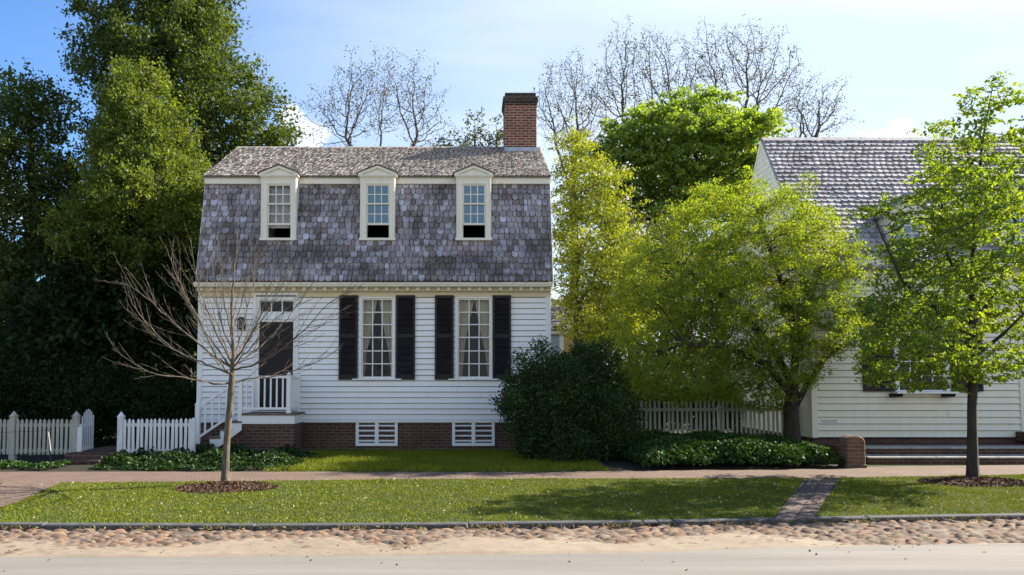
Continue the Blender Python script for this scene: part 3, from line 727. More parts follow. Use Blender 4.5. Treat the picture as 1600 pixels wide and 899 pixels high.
# ground floor windows, curtains and shutters
for wi, (x0, x1, z0, z1) in enumerate((W1, W2)):
    y = HY
    c = MB(); t = .05
    c.box(x0 - .012, x0 + t, y - .045, y + .1, z0, z1 + .02); c.box(x1 - t, x1 + .012, y - .045, y + .1, z0, z1 + .02); c.box(x0 + t, x1 - t, y - .045, y + .1, z1 - t + .01, z1 + .02)
    w = c.build('window', M['white'], house, .004)
    c = MB(); c.box(x0 - .17, x1 + .17, y - .085, y + .1, z0 - .035, z0 + .002); c.build('sill', M['white'], w, .005)
    zm = Z(527.5, y); c = MB(); sx0, sx1 = x0 + t, x1 - t
    muntin_sash(c, sx0, sx1, zm - .015, z1 - t + .01, y - .005, 3, 3, .03, .024); muntin_sash(c, sx0, sx1, z0, zm + .015, y + .032, 3, 3, .03, .024, bot=.05)
    c.build('sash', M['white'], w, .002)
    pane_sheet('pane', sx0 + .015, sx1 - .015, zm + .01, z1 - t - .01, y + .012, M['glass'], w); pane_sheet('pane', sx0 + .015, sx1 - .015, z0 + .03, zm - .005, y + .049, M['glass'], w)
    wd = sx1 - sx0; where = ('nearest the front door', 'nearest the evergreen bush')[wi]
    def lf(t, s=sx0, wd=wd): k = max(0, (t - .35) / .65); return s - .03, s + wd * (.15 + .05 * wi + .33 * k ** (.8 + .5 * wi)) - .08 * (1 - min(1, t / .35)) * wd
    def rt(t, s=sx1, wd=wd): k = max(0, (t - .35) / .65); return s - wd * (.15 + .33 * k ** .8) + .08 * (1 - min(1, t / .35)) * wd, s + .03
    curtain('curtain', 'cream curtain gathered at the left of the tall window ' + where, lf, z0, z1, y + .17, M['curtain'], 'cream curtains in the tall windows', 5 - wi * 1.3, .03 + .012 * wi)
    curtain('curtain', 'cream curtain gathered at the right of the tall window ' + where, rt, z0, z1, y + .17, M['curtain'], 'cream curtains in the tall windows')
    for px0, px1 in (((529.5, 559), (618.5, 648.5)), ((679.5, 709), (769.5, 798.5)))[wi]:
        a, b = X(px0, 530, y - .06), X(px1, 530, y - .06); q0, q1 = Z(593.5, y - .06), Z(461.5, y - .06); zr = Z(525, y - .06); st = .055
        c = MB(); ya, yb = y - .075, y - .035
        c.box(a, a + st, ya, yb, q0, q1); c.box(b - st, b, ya, yb, q0, q1)
        for r0, r1 in ((q0, q0 + .12), (zr - .05, zr + .05), (q1 - .07, q1)): c.box(a + st, b - st, ya, yb, r0, r1)
        for r0, r1 in ((q0 + .12, zr - .05), (zr + .05, q1 - .07)):
            nsl = int((r1 - r0) / .042)
            for s in range(nsl):
                zc_ = r0 + (s + .5) * (r1 - r0) / nsl
                c.prism([(ya + .004, zc_ - .02), (ya + .010, zc_ - .024), (yb - .004, zc_ + .016), (yb - .010, zc_ + .02)], a + st, b - st, 'x')
        c.build('shutter', M['shutter'], house, .002)

# door, surround, transom
x0, x1, z0, z1 = DR; y = HY
dx0, dx1 = X(405, 550, y), X(458.5, 550, y); dt, db = Z(503.5, y), Z(642, y); tz0, tz1 = Z(488.5, y), Z(470, y)
c = MB()
c.box(x0 - .01, dx0, y - .05, y + .1, db, z1); c.box(dx1, x1 + .01, y - .05, y + .1, db, z1); c.box(dx0, dx1, y - .05, y + .1, dt, tz0); c.box(dx0, dx1, y - .05, y + .1, tz1, z1)
c.box(x0 - .01, x0 + .06, y - .065, y - .05, db, z1); c.box(x1 - .05, x1 + .01, y - .065, y - .05, db, z1)
c.box(x0 - .02, x1 + .02, y - .08, y - .05, z1 - .05, z1 + .01); c.box(dx0 - .03, dx1 + .03, y - .08, y - .05, dt + .06, dt + .09)
ds = c.build('door_surround', M['white'], house, .004)
c = MB(); muntin_sash(c, dx0, dx1, tz0, tz1, y - .01, 3, 1, .02, .03); c.build('transom', M['white'], ds, .002)
pane_sheet('pane', dx0 + .01, dx1 - .01, tz0 + .01, tz1 - .01, y + .01, M['glass'], ds)
c = MB(); c.box(dx0, dx1, y + .02, y + .06, db, dt); st = .1
for a, b in ((dx0, dx0 + st), (dx1 - st, dx1)): c.box(a, b, y - .0, y + .02, db, dt)
for r0, r1 in ((db, db + .2), (db + .85, db + 1.0), (dt - .14, dt)): c.box(dx0 + st, dx1 - st, y, y + .02, r0, r1)
for r0, r1 in ((db + .2, db + .85), (db + 1.0, dt - .14)):
    ns = int((r1 - r0) / .05)
    for s in range(ns): zc_ = r0 + (s + .5) * (r1 - r0) / ns; c.prism([(y + .004, zc_ - .022), (y + .012, zc_ - .026), (y + .02, zc_ + .014), (y + .012, zc_ + .02)], dx0 + st, dx1 - st, 'x')
dr = c.build('front_door', M['door'], house, .002)
c = MB(); c.tube([(dx1 - .05, y, db + .98), (dx1 - .05, y - .03, db + .98)], .012); c.tube([(dx1 - .05, y - .03, db + .98), (dx1 - .05, y - .045, db + .98), (dx1 - .05, y - .07, db + .98), (dx1 - .05, y - .078, db + .98)], [.015, .028, .028, .01], 10); c.build('door_knob', M['iron'], dr)
# wall lantern beside the door
lx0, lx1, lz0, lz1 = X(372.5, 505, y - .1), X(382.5, 505, y - .1), Z(515, y - .1), Z(497.5, y - .1); lm = (lx0 + lx1) / 2
c = MB(); c.box(lx0, lx1, y - .06, y - .026, lz0, lz1); c.box(lx0, lx1, y - .2, y - .06, lz0, lz0 + .02); c.box(lx0 - .01, lx1 + .01, y - .21, y - .06, lz1 - .035, lz1 - .02)
for a in (lx0, lx1 - .014): c.box(a, a + .014, y - .2, y - .186, lz0 + .02, lz1 - .035)
c.prism([(lx0 - .005, lz1 - .02), (lx1 + .005, lz1 - .02), (lm + .02, lz1 + .03), (lm - .02, lz1 + .03)], y - .19, y - .05, 'y')
ln = c.build('wall_lantern', M['iron'], house)
c = MB(); c.box(lx0 + .014, lx1 - .014, y - .196, y - .192, lz0 + .02, lz1 - .035); c.build('lantern_glass', M['glass'], ln)
c = MB(); c.tube([(lm, y - .12, lz0 + .02), (lm, y - .12, lz0 + .11)], .012); c.build('candle', M['cream'], ln)
# louvred basement vents
for px0, px1 in ((556, 621.5), (706.5, 773)):
    a, b = X(px0, 680, y), X(px1, 680, y); q0, q1 = Z(697, y), Z(658, y); m_ = (a + b) / 2; t = .07
    c = MB(); ya = y - .035
    c.box(a, a + t, ya, y + .09, q0, q1); c.box(b - t, b, ya, y + .09, q0, q1); c.box(m_ - .045, m_ + .045, ya, y + .09, q0, q1)
    for p, q in ((a + t, m_ - .045), (m_ + .045, b - t)):
        c.box(p, q, ya, y + .09, q1 - .045, q1); c.box(p, q, ya, y + .09, q0, q0 + .07)
    v = c.build('basement_vent', M['white'], house, .004)
    c = MB()
    for p, q in ((a + t, m_ - .045), (m_ + .045, b - t)):
        for s in range(4): zc_ = q0 + .07 + (s + .55) * (q1 - q0 - .115) / 4; c.prism([(ya + .004, zc_ - .022), (ya + .012, zc_ - .034), (y + .03, zc_ + .0), (y + .022, zc_ + .012)], p, q, 'x')
    c.build('louvre', M['white'], v, .002)
    c = MB()
    for p, q in ((a + t, m_ - .045), (m_ + .045, b - t)): c.box(p, q, y + .06, y + .08, q0 + .07, q1 - .045)
    c.build('vent_opening', M['dark'], v)

# porch with side stair
PF = 17.9
pz = Z(646, PF); pxl, pxr = X(378, 640, PF), X(456, 640, PF) + .06
c = MB(); c.box(pxl, pxr + .03, PF - .03, HY - .066, pz - .045, pz); porch = c.build('porch', M['tread'], house, .006)
c = MB(); c.box(pxl + .03, pxr - .01, PF + .03, HY + .01, -.2, pz - .22); c.build('porch_base', M['brick'], porch)
c = MB(); c.box(pxl, pxr, PF, PF + .03, pz - .24, pz - .046); c.box(pxr - .03, pxr, PF + .03, HY - .05, pz - .24, pz - .046)
c.build('porch_fascia', M['white'], porch, .004)
nst = 5; rise = pz / (nst + .35); run = .235; sx_end = pxl - run * (nst - 0)
for s in range(nst):
    zt = pz - rise * (s + 1); xa, xb = pxl - run * (s + 1) - .03, pxl - run * s
    c = MB(); c.box(xa, xb, PF - .02, PF + .95, zt - .04, zt); st_ = c.build('stair_tread', M['tread'], porch, .006)
    c = MB(); c.box(xb - .02, xb, PF + .03, PF + .93, zt, zt + rise - .041); c.build('riser', M['white'], st_)
c = MB()
c.prism([(pxl, pz - .046), (pxl, pz - .24), (pxl, pz - rise - .20), (pxl - run * 4.1, pz - rise * 5.1 - .20), (sx_end - .03, -.1), (sx_end - .03, pz - rise * nst - .042)] + [q for s in range(nst - 1, -1, -1) for q in ((pxl - run * s - .0, pz - rise * (s + 1) - .042), (pxl - run * s, pz - rise * s - .042 - .001))][:-1], PF, PF + .03, 'y')
c.build('stringer', M['white'], porch, .003)
c = MB(); c.prism([(pxl + .02, -.05), (pxl + .02, pz - .3), (sx_end + .3, .1), (sx_end + .3, -.05)], PF + .06, PF + .9, 'y'); c.build('porch_base', M['brick'], porch)
def post(x, y, z0, z1, w, mat, parent, name='newel_post'):
    c = MB(); h = w / 2; c.box(x - h, x + h, y - h, y + h, z0, z1 - w * 1.1); e = h * 1.22
    c.box(x - e, x + e, y - e, y + e, z1 - w * 1.1, z1 - w * .92)
    z2 = z1 - w * .92; c.add([(x - h, y - h, z2), (x + h, y - h, z2), (x + h, y + h, z2), (x - h, y + h, z2), (x, y, z1)], [(0, 1, 4), (1, 2, 4), (2, 3, 4), (3, 0, 4), (3, 2, 1, 0)])
    return c.build(name, mat, parent, .004)
py_ = PF + .05; xr, xl = X(451, 640, py_), X(375.5, 640, py_)
post(xr, py_, pz, Z(580, py_), .095, M['white'], porch); post(xl, py_, pz - .25, Z(588, py_), .095, M['white'], porch)
xb_ = X(309, 660, py_); zlow = pz - rise * (nst + .35); post(xb_, py_, zlow, Z(625, py_), .1, M['white'], porch)
post(xr + .03, HY - .12, pz, Z(586, py_) + .03, .07, M['white'], porch)
rt_, rb_ = Z(589.5, py_), Z(638.5, py_)
c = MB(); c.box(xl + .04, xr - .04, py_ - .035, py_ + .035, rt_ - .025, rt_ + .03); c.box(xl + .04, xr - .04, py_ - .025, py_ + .025, rb_ - .03, rb_ + .025)
n = 7
for i in range(n): q = xl + (xr - xl) * (i + 1) / (n + 1); c.box(q - .018, q + .018, py_ - .018, py_ + .018, rb_ + .025, rt_ - .025)
c.build('railing', M['white'], porch, .003)
c = MB(); c.box(xr - .02, xr + .04, py_ + .05, HY - .15, rt_ - .025, rt_ + .03); c.box(xr - .012, xr + .03, py_ + .05, HY - .15, rb_ - .03, rb_ + .02)
for i in range(6): q = py_ + .05 + (HY - .2 - py_) * (i + .7) / 6.4; c.box(xr - .01, xr + .026, q - .018, q + .018, rb_ + .02, rt_ - .025)
c.build('railing', M['white'], porch, .003)
c = MB(); A, B = Vector((xb_ + .04, py_, Z(635.5, py_))), Vector((xl - .03, py_, Z(594, py_))); A2, B2 = Vector((xb_ + .04, py_, Z(683, py_))), Vector((xl - .03, py_, Z(641, py_)))
c.bar(A, B, .06, .055); c.bar(A2, B2, .05, .05)
for i in range(5): f = (i + .8) / 5.6; p, q = A2.lerp(B2, f), A.lerp(B, f); c.box(p.x - .018, p.x + .018, py_ - .018, py_ + .018, p.z, q.z)
c.build('railing', M['white'], porch, .002)
# ================================================================== trees and plants
def vec(p): return np.array(p, dtype=float)
def colonize(nodes, parents, att, step, kill, iters, rg, grav=0.0, infl=1e9, jit=0.25):
    pos = [vec(p) for p in nodes]; par = list(parents)
    att = np.asarray(att); P_ = np.array(pos)
    d = np.linalg.norm(att[:, None] - P_[None], axis=2); near = d.argmin(1); dist = d.min(1)
    for it in range(iters):
        ok = dist < infl
        keep = dist > kill
        att, near, dist = att[keep], near[keep], dist[keep]; ok = ok[keep]
        if len(att) == 0 or not ok.any(): break
        cur = np.array(pos); dirs = att[ok] - cur[near[ok]]; dirs /= np.linalg.norm(dirs, axis=1)[:, None] + 1e-9
        idx, inv = np.unique(near[ok], return_inverse=True); s = np.zeros((len(idx), 3)); np.add.at(s, inv, dirs)
        s /= np.linalg.norm(s, axis=1)[:, None] + 1e-9; s += rg.normal(0, jit, s.shape); s[:, 2] += grav; s /= np.linalg.norm(s, axis=1)[:, None] + 1e-9
        new = cur[idx] + s * step; b = len(pos)
        pos += list(new); par += [int(i) for i in idx]
        dn = np.linalg.norm(att[:, None] - new[None], axis=2); j = dn.argmin(1); m = dn.min(1); up = m < dist
        dist[up] = m[up]; near[up] = b + j[up]
    return np.array(pos), np.array(par)
def radii(par, r_base, r_tip, taper_from=None):
    n = len(par); tips = np.zeros(n); kids = np.zeros(n, int)
    for i in range(n - 1, 0, -1): kids[par[i]] += 1
    for i in range(n - 1, -1, -1):
        if kids[i] == 0: tips[i] = 1
        if par[i] >= 0: tips[par[i]] += tips[i]
    e = math.log(max(tips[0], 2)) / math.log(r_base / r_tip)
    return r_tip * tips ** (1 / e), tips
def skeleton_mesh(name, pos, par, rad, sides=6, flare=None):
    n = len(pos); main = np.full(n, -1); best = np.full(n, -1.0)
    for i in range(1, n):
        p = par[i]
        if p >= 0 and rad[i] > best[p]: best[p] = rad[i]; main[p] = i
    d = np.zeros((n, 3))
    has = par >= 0
    d[has] = pos[has] - pos[par[has]]
    d /= np.linalg.norm(d, axis=1)[:, None] + 1e-9
    nd = d.copy(); mm = main >= 0; nd[mm] += d[main[mm]]; root = ~has; nd[root & mm] = d[main[root & mm]]
    nd /= np.linalg.norm(nd, axis=1)[:, None] + 1e-9
    ch = np.where(has)[0]; pr = par[ch]; ismain = main[pr] == ch
    d0 = np.where(ismain[:, None], nd[pr], d[ch]); r0 = np.where(ismain, rad[pr], np.minimum(rad[pr], rad[ch] * 1.35)); d1 = nd[ch]; r1 = rad[ch]
    def ring(c, dd, r):
        ref = np.array([0.31, 0.9, 0.2]); a = np.cross(dd, ref); a /= np.linalg.norm(a, axis=1)[:, None] + 1e-9; b = np.cross(dd, a)
        t = np.arange(sides) * 2 * np.pi / sides
        return c[:, None] + (a[:, None] * np.cos(t)[None, :, None] + b[:, None] * np.sin(t)[None, :, None]) * r[:, None, None]
    R0, R1 = ring(pos[pr], d0, r0), ring(pos[ch], d1, r1)
    m = len(ch); V = np.concatenate([R0, R1], axis=1).reshape(-1, 3)
    k = np.arange(sides); q = np.stack([k, (k + 1) % sides, (k + 1) % sides + sides, k + sides], 1)
    F = (np.arange(m)[:, None, None] * 2 * sides + q[None]).reshape(-1, 4)
    return V, F
def unit(n, rg):
    v = rg.normal(0, 1, (n, 3)); return v / np.linalg.norm(v, axis=1)[:, None]
def leaf_quads(c, L, W, rg, droop=0.0, up=0.35, var=0.42, dirs=None):
    """one folded leaf per point"""
    n = len(c); d = unit(n, rg) if dirs is None else dirs + unit(n, rg) * .6
    d[:, 2] -= droop; d /= np.linalg.norm(d, axis=1)[:, None] + 1e-9
    nn = unit(n, rg); nn[:, 2] += up; nn -= d * (nn * d).sum(1)[:, None]; nn /= np.linalg.norm(nn, axis=1)[:, None] + 1e-9
    s = np.cross(nn, d); k = 1 + rg.uniform(-var, var, n)
    L_, W_ = (L * k)[:, None], (W * k)[:, None]
    V = np.stack([c - d * L_ * .5, c + s * W_ * .5 + nn * W_ * .14, c + d * L_ * .5, c - s * W_ * .5 + nn * W_ * .14], 1).reshape(-1, 3)
    return V, np.arange(n * 4).reshape(n, 4)
def blobs(spec, n, rg, lumps=26, lump_r=0.3, fill=0.35, flat=1.0):
    """attraction points: lumps on the surface of the ellipsoids, plus some inside. spec: (centre, radii, weight)"""
    w = np.array([s[2] for s in spec]); w = w / w.sum(); out = []
    for (c, r, _), q in zip(spec, w):
        m = max(8, int(n * q)); c, r = vec(c), vec(r); nl = max(4, int(lumps * q * len(spec)))
        lc = c + unit(nl, rg) * r * rg.uniform(.6, .95, (nl, 1))
        a = int(m * (1 - fill)); out.append(lc[rg.integers(0, nl, a)] + rg.normal(0, 1, (a, 3)) * r.mean() * lump_r * .6 * np.array([1, 1, flat]))
        out.append(c + unit(m - a, rg) * r * rg.uniform(0, 1, (m - a, 1)) ** .45)
    return np.concatenate(out)
def EL(Y, rows, wt=None):
    """ellipsoids from (px,py,rx,ry,depth_m[,dy]) at distance Y"""
    out = []
    for r in rows:
        px, py, rx, ry, dz = r[:5]; y = Y + (r[5] if len(r) > 5 else 0)
        c = P(px, py, y); s = (P(px + 1, py, y) - P(px, py, y)).length
        out.append((tuple(c), (rx * s, dz, ry * s), rx * ry * dz))
    return out
def path_nodes(pts, step):
    out = [vec(pts[0])]
    for a, b in zip(pts[:-1], pts[1:]):
        a, b = vec(a), vec(b); k = max(1, int(round(np.linalg.norm(b - a) / step)))
        out += [a + (b - a) * (i + 1) / k for i in range(k)]
    return out
def tree(name, label, cat, base, limbs, spec, rg, r_base, r_tip=.006, n_att=700, step=.25, kill=.35, iters=120, leaves=(20, .25), leaf=(.09, .05),
         lmat=None, bmat=None, tints=None, droop=.1, up=.4, grav=.03, twig=6, sides=6, lumps=26, lump_r=.3, fill=.35, group=None, extra=None, cluster=0.12, zmin=None, cut=None, jit=.25, flat=.6, limb_r=0.0):
    """limbs: first polyline is the trunk; the others start on an earlier node"""
    base = vec(base); o = thing(name, label, cat, tuple(base), group)
    pos, par = [], []
    for li, pts in enumerate(limbs):
        ns = path_nodes(pts, step)
        if li == 0: pos += ns; par += [-1] + list(range(len(ns) - 1))
        else:
            dd = np.linalg.norm(np.array(pos) - ns[0], axis=1); j = int(dd.argmin())
            for q in ns[1:]: pos.append(q); par.append(j); j = len(pos) - 1
    n_exp = len(pos); att = blobs(spec, n_att, rg, lumps, lump_r, fill, flat)
    if zmin is not None: att = att[att[:, 2] > zmin]
    if cut is not None: att = att[cut(att)]
    pos, par = colonize(pos, par, att, step, kill, iters, rg, grav, jit=jit)
    rad, tips = radii(par, r_base, r_tip)
    rad = np.array(rad)
    if limb_r:
        n0 = len(path_nodes(limbs[0], step)); lens = []
        for li, pts in enumerate(limbs): m = len(path_nodes(pts, step)) - (li > 0); lens += [1 - .8 * i / m for i in range(m)]
        mn = np.array(lens[:n_exp]) * limb_r; rad[:n_exp] = np.maximum(rad[:n_exp], mn)
    h = pos[:, 2] - base[2]; tr = (np.arange(len(pos)) < len(path_nodes(limbs[0], step)))
    rad[tr] *= 1 + .55 * np.exp(-np.maximum(h[tr], 0) / (.35 + r_base))
    V, F = skeleton_mesh('trunk', pos, par, rad, sides)
    link_mesh('trunk', np_mesh('trunk', V - base, F, True), bmat, o)
    if leaves:
        per, sig = leaves
        ids = np.where(tips <= twig)[0]; ids = ids[pos[ids, 2] > base[2] + .1]
        # each twig end carries a few sub-clusters
        cc = np.repeat(pos[ids], 3, 0) + rg.normal(0, sig, (len(ids) * 3, 3)) * np.array([1, 1, flat]); ctint = rg.uniform(0, 1, len(cc))
        k = max(1, per // 3); c = np.repeat(cc, k, 0) + rg.normal(0, cluster, (len(cc) * k, 3)) * np.array([1, 1, flat]); ct = np.repeat(ctint, k)
        if zmin is not None: kk = c[:, 2] > zmin - .3; c, ct = c[kk], ct[kk]
        if cut is not None: kk = cut(c); c, ct = c[kk], ct[kk]
        V, F = leaf_quads(c, leaf[0], leaf[1], rg, droop, up)
        tints = tints or [(1, 1, 1)]
        tn = np.array(tints)[(ct * len(tints)).astype(int).clip(0, len(tints) - 1)] * rg.uniform(.75, 1.25, (len(c), 1))
        crown = link_mesh('crown', np_mesh('crown', V - base, F, False, np.repeat(tn, 4, 0)), lmat, o)
    return o

LM = dict(
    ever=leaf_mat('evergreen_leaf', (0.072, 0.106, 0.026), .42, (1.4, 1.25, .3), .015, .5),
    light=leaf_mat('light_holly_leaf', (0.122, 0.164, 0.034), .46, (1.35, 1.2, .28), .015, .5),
    yellow=leaf_mat('yellow_green_leaf', (0.235, 0.28, 0.035), .5, (1.3, 1.2, .35), .02, .5),
    crab=leaf_mat('crab_leaf', (0.185, 0.248, 0.040), .58, (1.4, 1.28, .3), .015, .5),
    oak=leaf_mat('fresh_oak_leaf', (0.16, 0.235, 0.024), .58, (1.4, 1.25, .35), .03, .5),
    bright=leaf_mat('bright_green_leaf', (0.20, 0.29, 0.042), .55, (1.35, 1.25, .4), .03, .5),
    bud=leaf_mat('olive_bud', (0.08, 0.08, 0.03), .35, (1.3, 1.2, .5), .03, .5),
    olive=leaf_mat('olive_leaf', (0.06, 0.075, 0.02), .45, (1.4, 1.2, .5), .05, .5),
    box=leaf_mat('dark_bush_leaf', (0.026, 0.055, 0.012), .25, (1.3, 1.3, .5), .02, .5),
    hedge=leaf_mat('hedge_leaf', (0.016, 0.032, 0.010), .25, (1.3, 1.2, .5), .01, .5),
    ivy=leaf_mat('ivy_leaf', (0.032, 0.072, 0.013), .25, (1.3, 1.2, .5), .018, .45),
    grass=leaf_mat('grass_blade', (0.128, 0.168, 0.011), .2, (1.3, 1.2, .3), .012, .5),
    litter=leaf_mat('fallen_petal', (0.36, 0.33, 0.19), .3, (1, 1, .8), .02, .6),
    mulch=leaf_mat('bark_chip', (0.09, 0.042, 0.023), .0, (1, 1, 1), .02, .8),
)
R = lambda s: np.random.default_rng(s)
GY = [(1, 1, 1), (.65, .75, .75), (1.35, 1.25, .85), (.9, 1.0, .9), (1.1, 1.1, 1)]
BT = [(1, 1, 1), (.7, .8, .8), (1.2, 1.2, 1), (.9, 1, 1), (2.0, 1.9, 1.3)]

# --- tall evergreens at the left
Y = 26; b = G(285, 660, 0); b = Vector((X(285, 640, Y), Y, 0))
tree('evergreen_tree', 'tallest evergreen tree, rising out of the picture above the left end of the house', 'tree', b,
     [[b, P(283, 400, Y), P(275, 180, Y), P(265, 40, Y), P(262, -60, Y)]],
     EL(Y, [(262, 20, 105, 100, 2.6), (325, 70, 55, 75, 1.8), (195, 60, 65, 80, 2), (255, 120, 112, 95, 2.8), (270, 230, 120, 90, 3), (345, 150, 70, 80, 2.2), (420, 190, 48, 52, 1.8), (385, 260, 65, 60, 1.8, .5), (250, 340, 120, 90, 3), (230, 450, 130, 90, 3, 1), (130, 75, 34, 22, 1)]),
     R(11), .34, .008, 2200, .26, .32, 130, (66, .20), (.125, .07), LM['ever'], M['bark_dark'], GY, lumps=110, lump_r=.24, fill=.12, zmin=2.6, cluster=.13, up=.8, twig=5, flat=.85)
Y = 22.6; b = Vector((X(205, 640, Y), Y, 0))
tree('holly_tree', 'sunlit yellowish green evergreen in front of the tallest evergreen', 'tree', b,
     [[b, P(207, 480, Y), P(215, 300, Y), P(222, 130, Y)]],
     EL(Y, [(218, 150, 46, 60, 1.3), (230, 230, 82, 70, 1.8), (240, 310, 105, 70, 2.2), (185, 370, 90, 60, 2), (255, 370, 60, 36, 1.4)]),
     R(12), .2, .006, 1900, .22, .27, 120, (66, .16), (.10, .058), LM['light'], M['bark_dark'], GY, lumps=110, lump_r=.24, fill=.12, zmin=2.2, cluster=.10, up=.8, twig=5, flat=.85)
Y = 24; b = Vector((X(45, 640, Y), Y, 0))
tree('evergreen_tree', 'dark evergreen tree at the left edge with sky showing through it', 'tree', b,
     [[b, P(42, 480, Y), P(50, 300, Y), P(48, 130, Y)]],
     EL(Y, [(40, 165, 62, 60, 1.8), (30, 250, 85, 70, 2.2), (70, 330, 80, 80, 2.2), (20, 400, 90, 70, 2.2), (90, 450, 90, 70, 2.2), (10, 520, 90, 60, 2), (-60, 300, 80, 150, 2.2)]),
     R(13), .22, .007, 1700, .27, .33, 120, (54, .2), (.125, .07), LM['ever'], M['bark_dark'], GY, lumps=90, lump_r=.24, fill=.14, zmin=1.6, cluster=.13, up=.8, twig=5, flat=.85)
# --- dark hedge behind the fence
def mass(name, label, cat, spec, n, leaf, rg, lmat, kind=None, stems=None, bmat=None, tints=GY, up=.4, droop=.05, lumps=40, lump_r=.35, fill=.3, zmin=.02, cluster=.12, per=20, base=None):
    c0 = vec(base if base is not None else spec[0][0]); c0[2] = 0
    o = thing(name, label, cat, tuple(c0)); tag(o, kind=kind)
    cc = blobs(spec, n // per, rg, lumps, lump_r, fill); cc = cc[cc[:, 2] > zmin]
    c = np.repeat(cc, per, 0) + rg.normal(0, cluster, (len(cc) * per, 3)); c = c[c[:, 2] > zmin]
    V, F = leaf_quads(c, leaf[0], leaf[1], rg, droop, up)
    tn = np.array(tints)[rg.integers(0, len(tints), len(cc))]; tn = np.repeat(tn, per, 0)[:len(c)] * rg.uniform(.7, 1.3, (len(c), 1))
    link_mesh('foliage', np_mesh('foliage', V - c0, F, False, np.repeat(tn, 4, 0)), lmat, o)
    if stems:
        pos, par = [vec(stems)], [-1]; at = cc[rg.integers(0, len(cc), min(160, len(cc)))]
        pos, par = colonize(pos, par, at, .25, .3, 60, rg); rad, _ = radii(par, .07, .006)
        V, F = skeleton_mesh('stem', pos, par, np.array(rad), 5); link_mesh('stem', np_mesh('stem', V - c0, F, True), bmat or M['bark_dark'], o)
    return o
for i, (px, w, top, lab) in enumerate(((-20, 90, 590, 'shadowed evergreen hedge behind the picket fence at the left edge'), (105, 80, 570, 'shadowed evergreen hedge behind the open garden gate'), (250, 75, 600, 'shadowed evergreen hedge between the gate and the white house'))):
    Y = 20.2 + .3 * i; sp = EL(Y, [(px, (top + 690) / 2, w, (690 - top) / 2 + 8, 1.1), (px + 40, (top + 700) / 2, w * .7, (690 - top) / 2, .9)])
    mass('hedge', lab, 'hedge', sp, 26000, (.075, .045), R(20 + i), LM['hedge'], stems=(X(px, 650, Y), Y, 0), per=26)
for i, px in enumerate((900, 1000, 1100, 1200)):
    Y = 23.5 + (i % 2) * .8; top = (585, 575, 595, 570)[i]; sp = EL(Y, [(px, (top + 670) / 2, 66, (670 - top) / 2, 1.0), (px + 35, (top + 680) / 2, 40, (670 - top) / 2.4, .8)])
    mass('hedge', ('dark yard shrub behind the slim mossy trunk', 'dark yard shrub behind the bush end of the side fence', 'dark yard shrub behind the middle of the side fence', 'dark yard shrub behind the forked trunk by the right house')[i], 'hedge', sp, 15000, (.085, .05), R(120 + i), LM['box'], stems=(X(px, 650, Y), Y, 0), per=26)
# deeper dark undergrowth further back
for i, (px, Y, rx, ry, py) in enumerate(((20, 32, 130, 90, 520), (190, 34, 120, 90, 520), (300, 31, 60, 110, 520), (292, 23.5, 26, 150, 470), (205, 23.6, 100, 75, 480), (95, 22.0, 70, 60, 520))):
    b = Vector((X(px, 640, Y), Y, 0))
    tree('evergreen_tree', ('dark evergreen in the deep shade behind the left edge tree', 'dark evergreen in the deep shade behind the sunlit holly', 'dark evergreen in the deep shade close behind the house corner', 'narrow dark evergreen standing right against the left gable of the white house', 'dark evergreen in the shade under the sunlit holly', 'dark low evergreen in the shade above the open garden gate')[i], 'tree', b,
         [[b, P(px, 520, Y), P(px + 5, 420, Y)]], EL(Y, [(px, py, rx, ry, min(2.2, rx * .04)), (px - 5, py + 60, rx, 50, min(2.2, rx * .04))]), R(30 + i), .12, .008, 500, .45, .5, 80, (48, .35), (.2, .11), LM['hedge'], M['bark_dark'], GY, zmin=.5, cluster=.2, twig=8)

# --- evergreen bush in front of the house corner
Y = 17.0
sp = EL(Y, [(838, 572, 36, 44, .55), (930, 572, 44, 42, .6, .2), (880, 610, 72, 55, .9), (840, 640, 66, 48, .9, -.1), (945, 645, 58, 60, .9), (885, 690, 92, 46, 1.0, -.1), (905, 560, 30, 26, .5, .1), (975, 695, 36, 36, .7), (806, 612, 26, 26, .4), (808, 600, 18, 14, .3)])
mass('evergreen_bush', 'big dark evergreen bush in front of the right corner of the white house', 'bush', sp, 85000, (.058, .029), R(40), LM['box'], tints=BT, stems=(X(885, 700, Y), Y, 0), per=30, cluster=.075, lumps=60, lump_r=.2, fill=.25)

# --- bare young tree on the verge
Y = 12.68; base = G(352, 757, 0)
rg = R(50)
def limb(a, pts, n=10, wob=.02):
    """smooth polyline through pixel points with distance offsets"""
    q = [vec(a)] + [vec(P(px, py, base.y + dy)) for px, py, dy in pts]; out = []
    for i in range(len(q) - 1):
        p0, p1, p2, p3 = q[max(i - 1, 0)], q[i], q[i + 1], q[min(i + 2, len(q) - 1)]; m = max(3, int(np.linalg.norm(p2 - p1) / .10))
        for k in range(m):
            t = k / m; out.append(.5 * ((2 * p1) + (-p0 + p2) * t + (2 * p0 - 5 * p1 + 4 * p2 - p3) * t ** 2 + (-p0 + 3 * p1 - 3 * p2 + p3) * t ** 3))
    out.append(q[-1]); out = np.array(out); out[1:-1] += rg.normal(0, wob * .35, out[1:-1].shape); return out
bt = thing('bare_tree', 'young leafless tree with spreading bare twigs on the verge before the front door', 'tree', tuple(base))
pos, par, rad = [], [], []
def add_chain(pts, j, r0, r1):
    n = len(pts); ids = []
    for i, p in enumerate(pts):
        if i == 0 and j >= 0: ids.append(j); continue
        pos.append(p); par.append(j); rad.append(r0 + (r1 - r0) * (i / (n - 1)) ** .8); j = len(pos) - 1; ids.append(j)
    return ids
trunk = limb(base, [(353, 715, .0), (357, 660, .02), (361, 610, .0), (364, 570, .0)], wob=.004)
